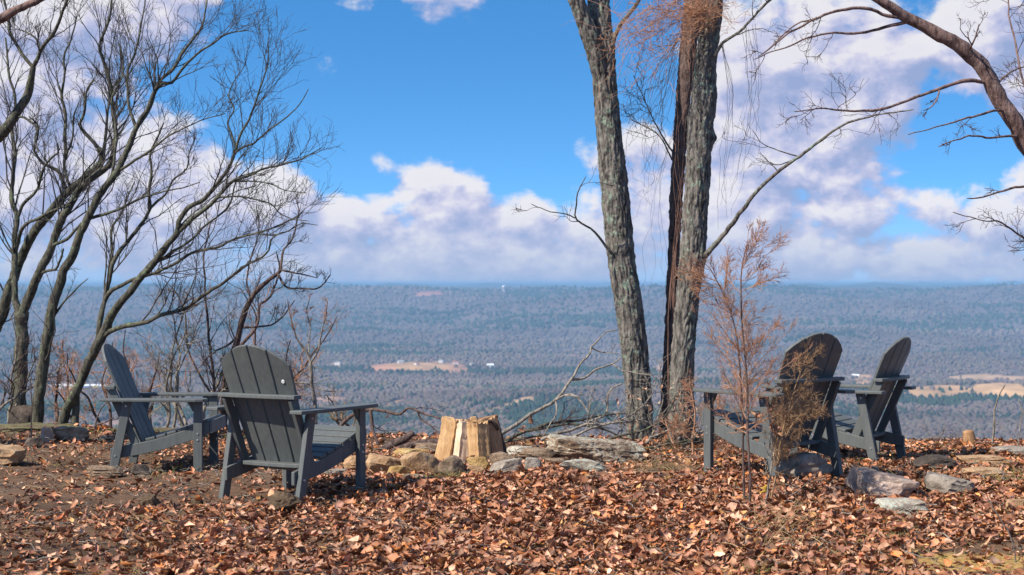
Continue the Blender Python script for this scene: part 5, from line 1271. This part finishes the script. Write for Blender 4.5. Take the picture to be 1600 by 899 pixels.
feathery('rusty dead feathery sapling with two thin stems before the shaded right chair', [
    (W([(1163, 785), (1161, 700), (1160, 640), (1155, 560), (1150, 520), (1135, 470), (1112, 425), (1101, 412)], 4.2, 1.2), (9.75, 9.85), 1.0),
    (W([(1173, 805), (1170, 720), (1168, 650), (1167, 590), (1160, 520), (1158, 450), (1160, 410), (1167, 385)], 4.6, 1.2), (9.55, 9.6), 1.2)], 401, M['twig_red'], 32, 0.42, 12, 0.105, 5, 0.045, 0.10, 0.28, 'sapling', 'sapling', 1.0, M['bark_brown'], 0.00115)
feathery('tan feathery dry weed plume leaning over the shaded right chair back', [
    (W([(1201, 800), (1212, 740), (1220, 690), (1232, 640), (1248, 590), (1262, 555)], 3.4, 1.2), (9.75, 9.75), 1.0), (W([(1201, 800), (1205, 740), (1214, 690), (1228, 650), (1250, 620)], 3, 1.2), (9.75, 9.9), 0.8), (W([(1212, 740), (1225, 690), (1245, 655), (1275, 630)], 2.4, 1.2), (9.75, 9.7), 0.8)],
    402, M['twig_tan'], 19, 0.21, 10, 0.095, 5, 0.045, 0.10, 0.36, 'dry_weed', 'weed', 0.8, M['twig_tan'], 0.0013, 0.16)
feathery('low sprawling rusty brush at the foot of the lichen green trunk', [
    (W([(1085, 730), (1082, 690), (1086, 650), (1078, 600)], 3, 1.2), (12.6, 12.6), 1.0), (W([(1095, 730), (1105, 690), (1120, 650), (1125, 610)], 3, 1.2), (12.6, 12.4), 1.0), (W([(1070, 725), (1050, 690), (1040, 660)], 3, 1.2), (12.7, 12.8), 0.8), (W([(1110, 730), (1140, 690), (1160, 650)], 3, 1.2), (12.5, 12.5), 0.9)],
    403, M['twig_red'], 14, 0.22, 7, 0.1, 4, 0.05, 0.1, 0.2, 'brush', 'brush', 0.9, M['twig_red'], 0.0014, 0.2)
fallen('bare grey twig bush standing in the leaves left of the dry weed', [(W([(1196, 800), (1202, 760), (1207, 720), (1203, 690), (1210, 660)], 3, 1.2), (9.6, 9.7), 1.0), (W([(1193, 806), (1215, 785), (1245, 770), (1285, 735)], 3, 1.2), (9.6, 9.8), 0.7)], M['bark_pale'], 187, name='dry_stalk', cat='stalk', tw=(4, 3, 2), tl=(0.16, 0.08, 0.05))

# curled dry leaves still hanging on stems, and pale leaves at the trunk feet
def hung(label, spots, seed, size, colours, group):
    rng = np.random.default_rng(seed)
    for k, (px, row, Y) in enumerate(spots):
        V, Fq = leaf_template(k % 3, seed + k, True); c = np.array(colours[k % len(colours)])
        o = mk('hanging_leaf', V, Fq, M['leaf'], smooth=True, col=np.tile(c, (len(V), 1)) * rng.uniform(0.85, 1.15, (len(V), 1)), world=False)
        s = size * rng.uniform(0.8, 1.2); o.scale = (s, s, s); o.location = tuple(P(px, row, Y)); o.rotation_euler = tuple(rng.uniform(0, 6.28, 3)); tag(o, label, 'leaf', group)
hung('curled orange brown leaf caught on the dry weed by the chair arm', [(1211, 605, 9.75), (1217, 609, 9.75), (1179, 650, 9.62), (1185, 647, 9.62), (1165, 667, 9.6), (1161, 671, 9.6), (1207, 664, 9.7), (1214, 668, 9.7), (1219, 676, 9.7), (1211, 678, 9.72)], 500, 0.055, [(0.4, 0.17, 0.08), (0.3, 0.14, 0.08), (0.45, 0.24, 0.12)], 'leaves caught on the dry weed')
hung('bright yellow leaf standing up by the foot of the sapling', [(1197, 770, 9.75)], 520, 0.09, [(0.6, 0.36, 0.05)], None)
hung('brown dead leaf hanging from the pale fallen branch', [(829, 656, 13.05), (832, 662, 13.05), (815, 672, 13.0), (818, 668, 13.0)], 530, 0.06, [(0.26, 0.13, 0.08)], 'leaves on the fallen branch')
rs = np.random.default_rng(540)
hung('pale tan papery leaf clinging to twigs round the trunk feet', [(rs.uniform(960, 1100), rs.uniform(590, 700), rs.uniform(12.7, 13.3)) for _ in range(60)], 541, 0.042, [(0.46, 0.3, 0.2), (0.52, 0.36, 0.25), (0.4, 0.22, 0.14)], 'papery leaves at the trunk feet')
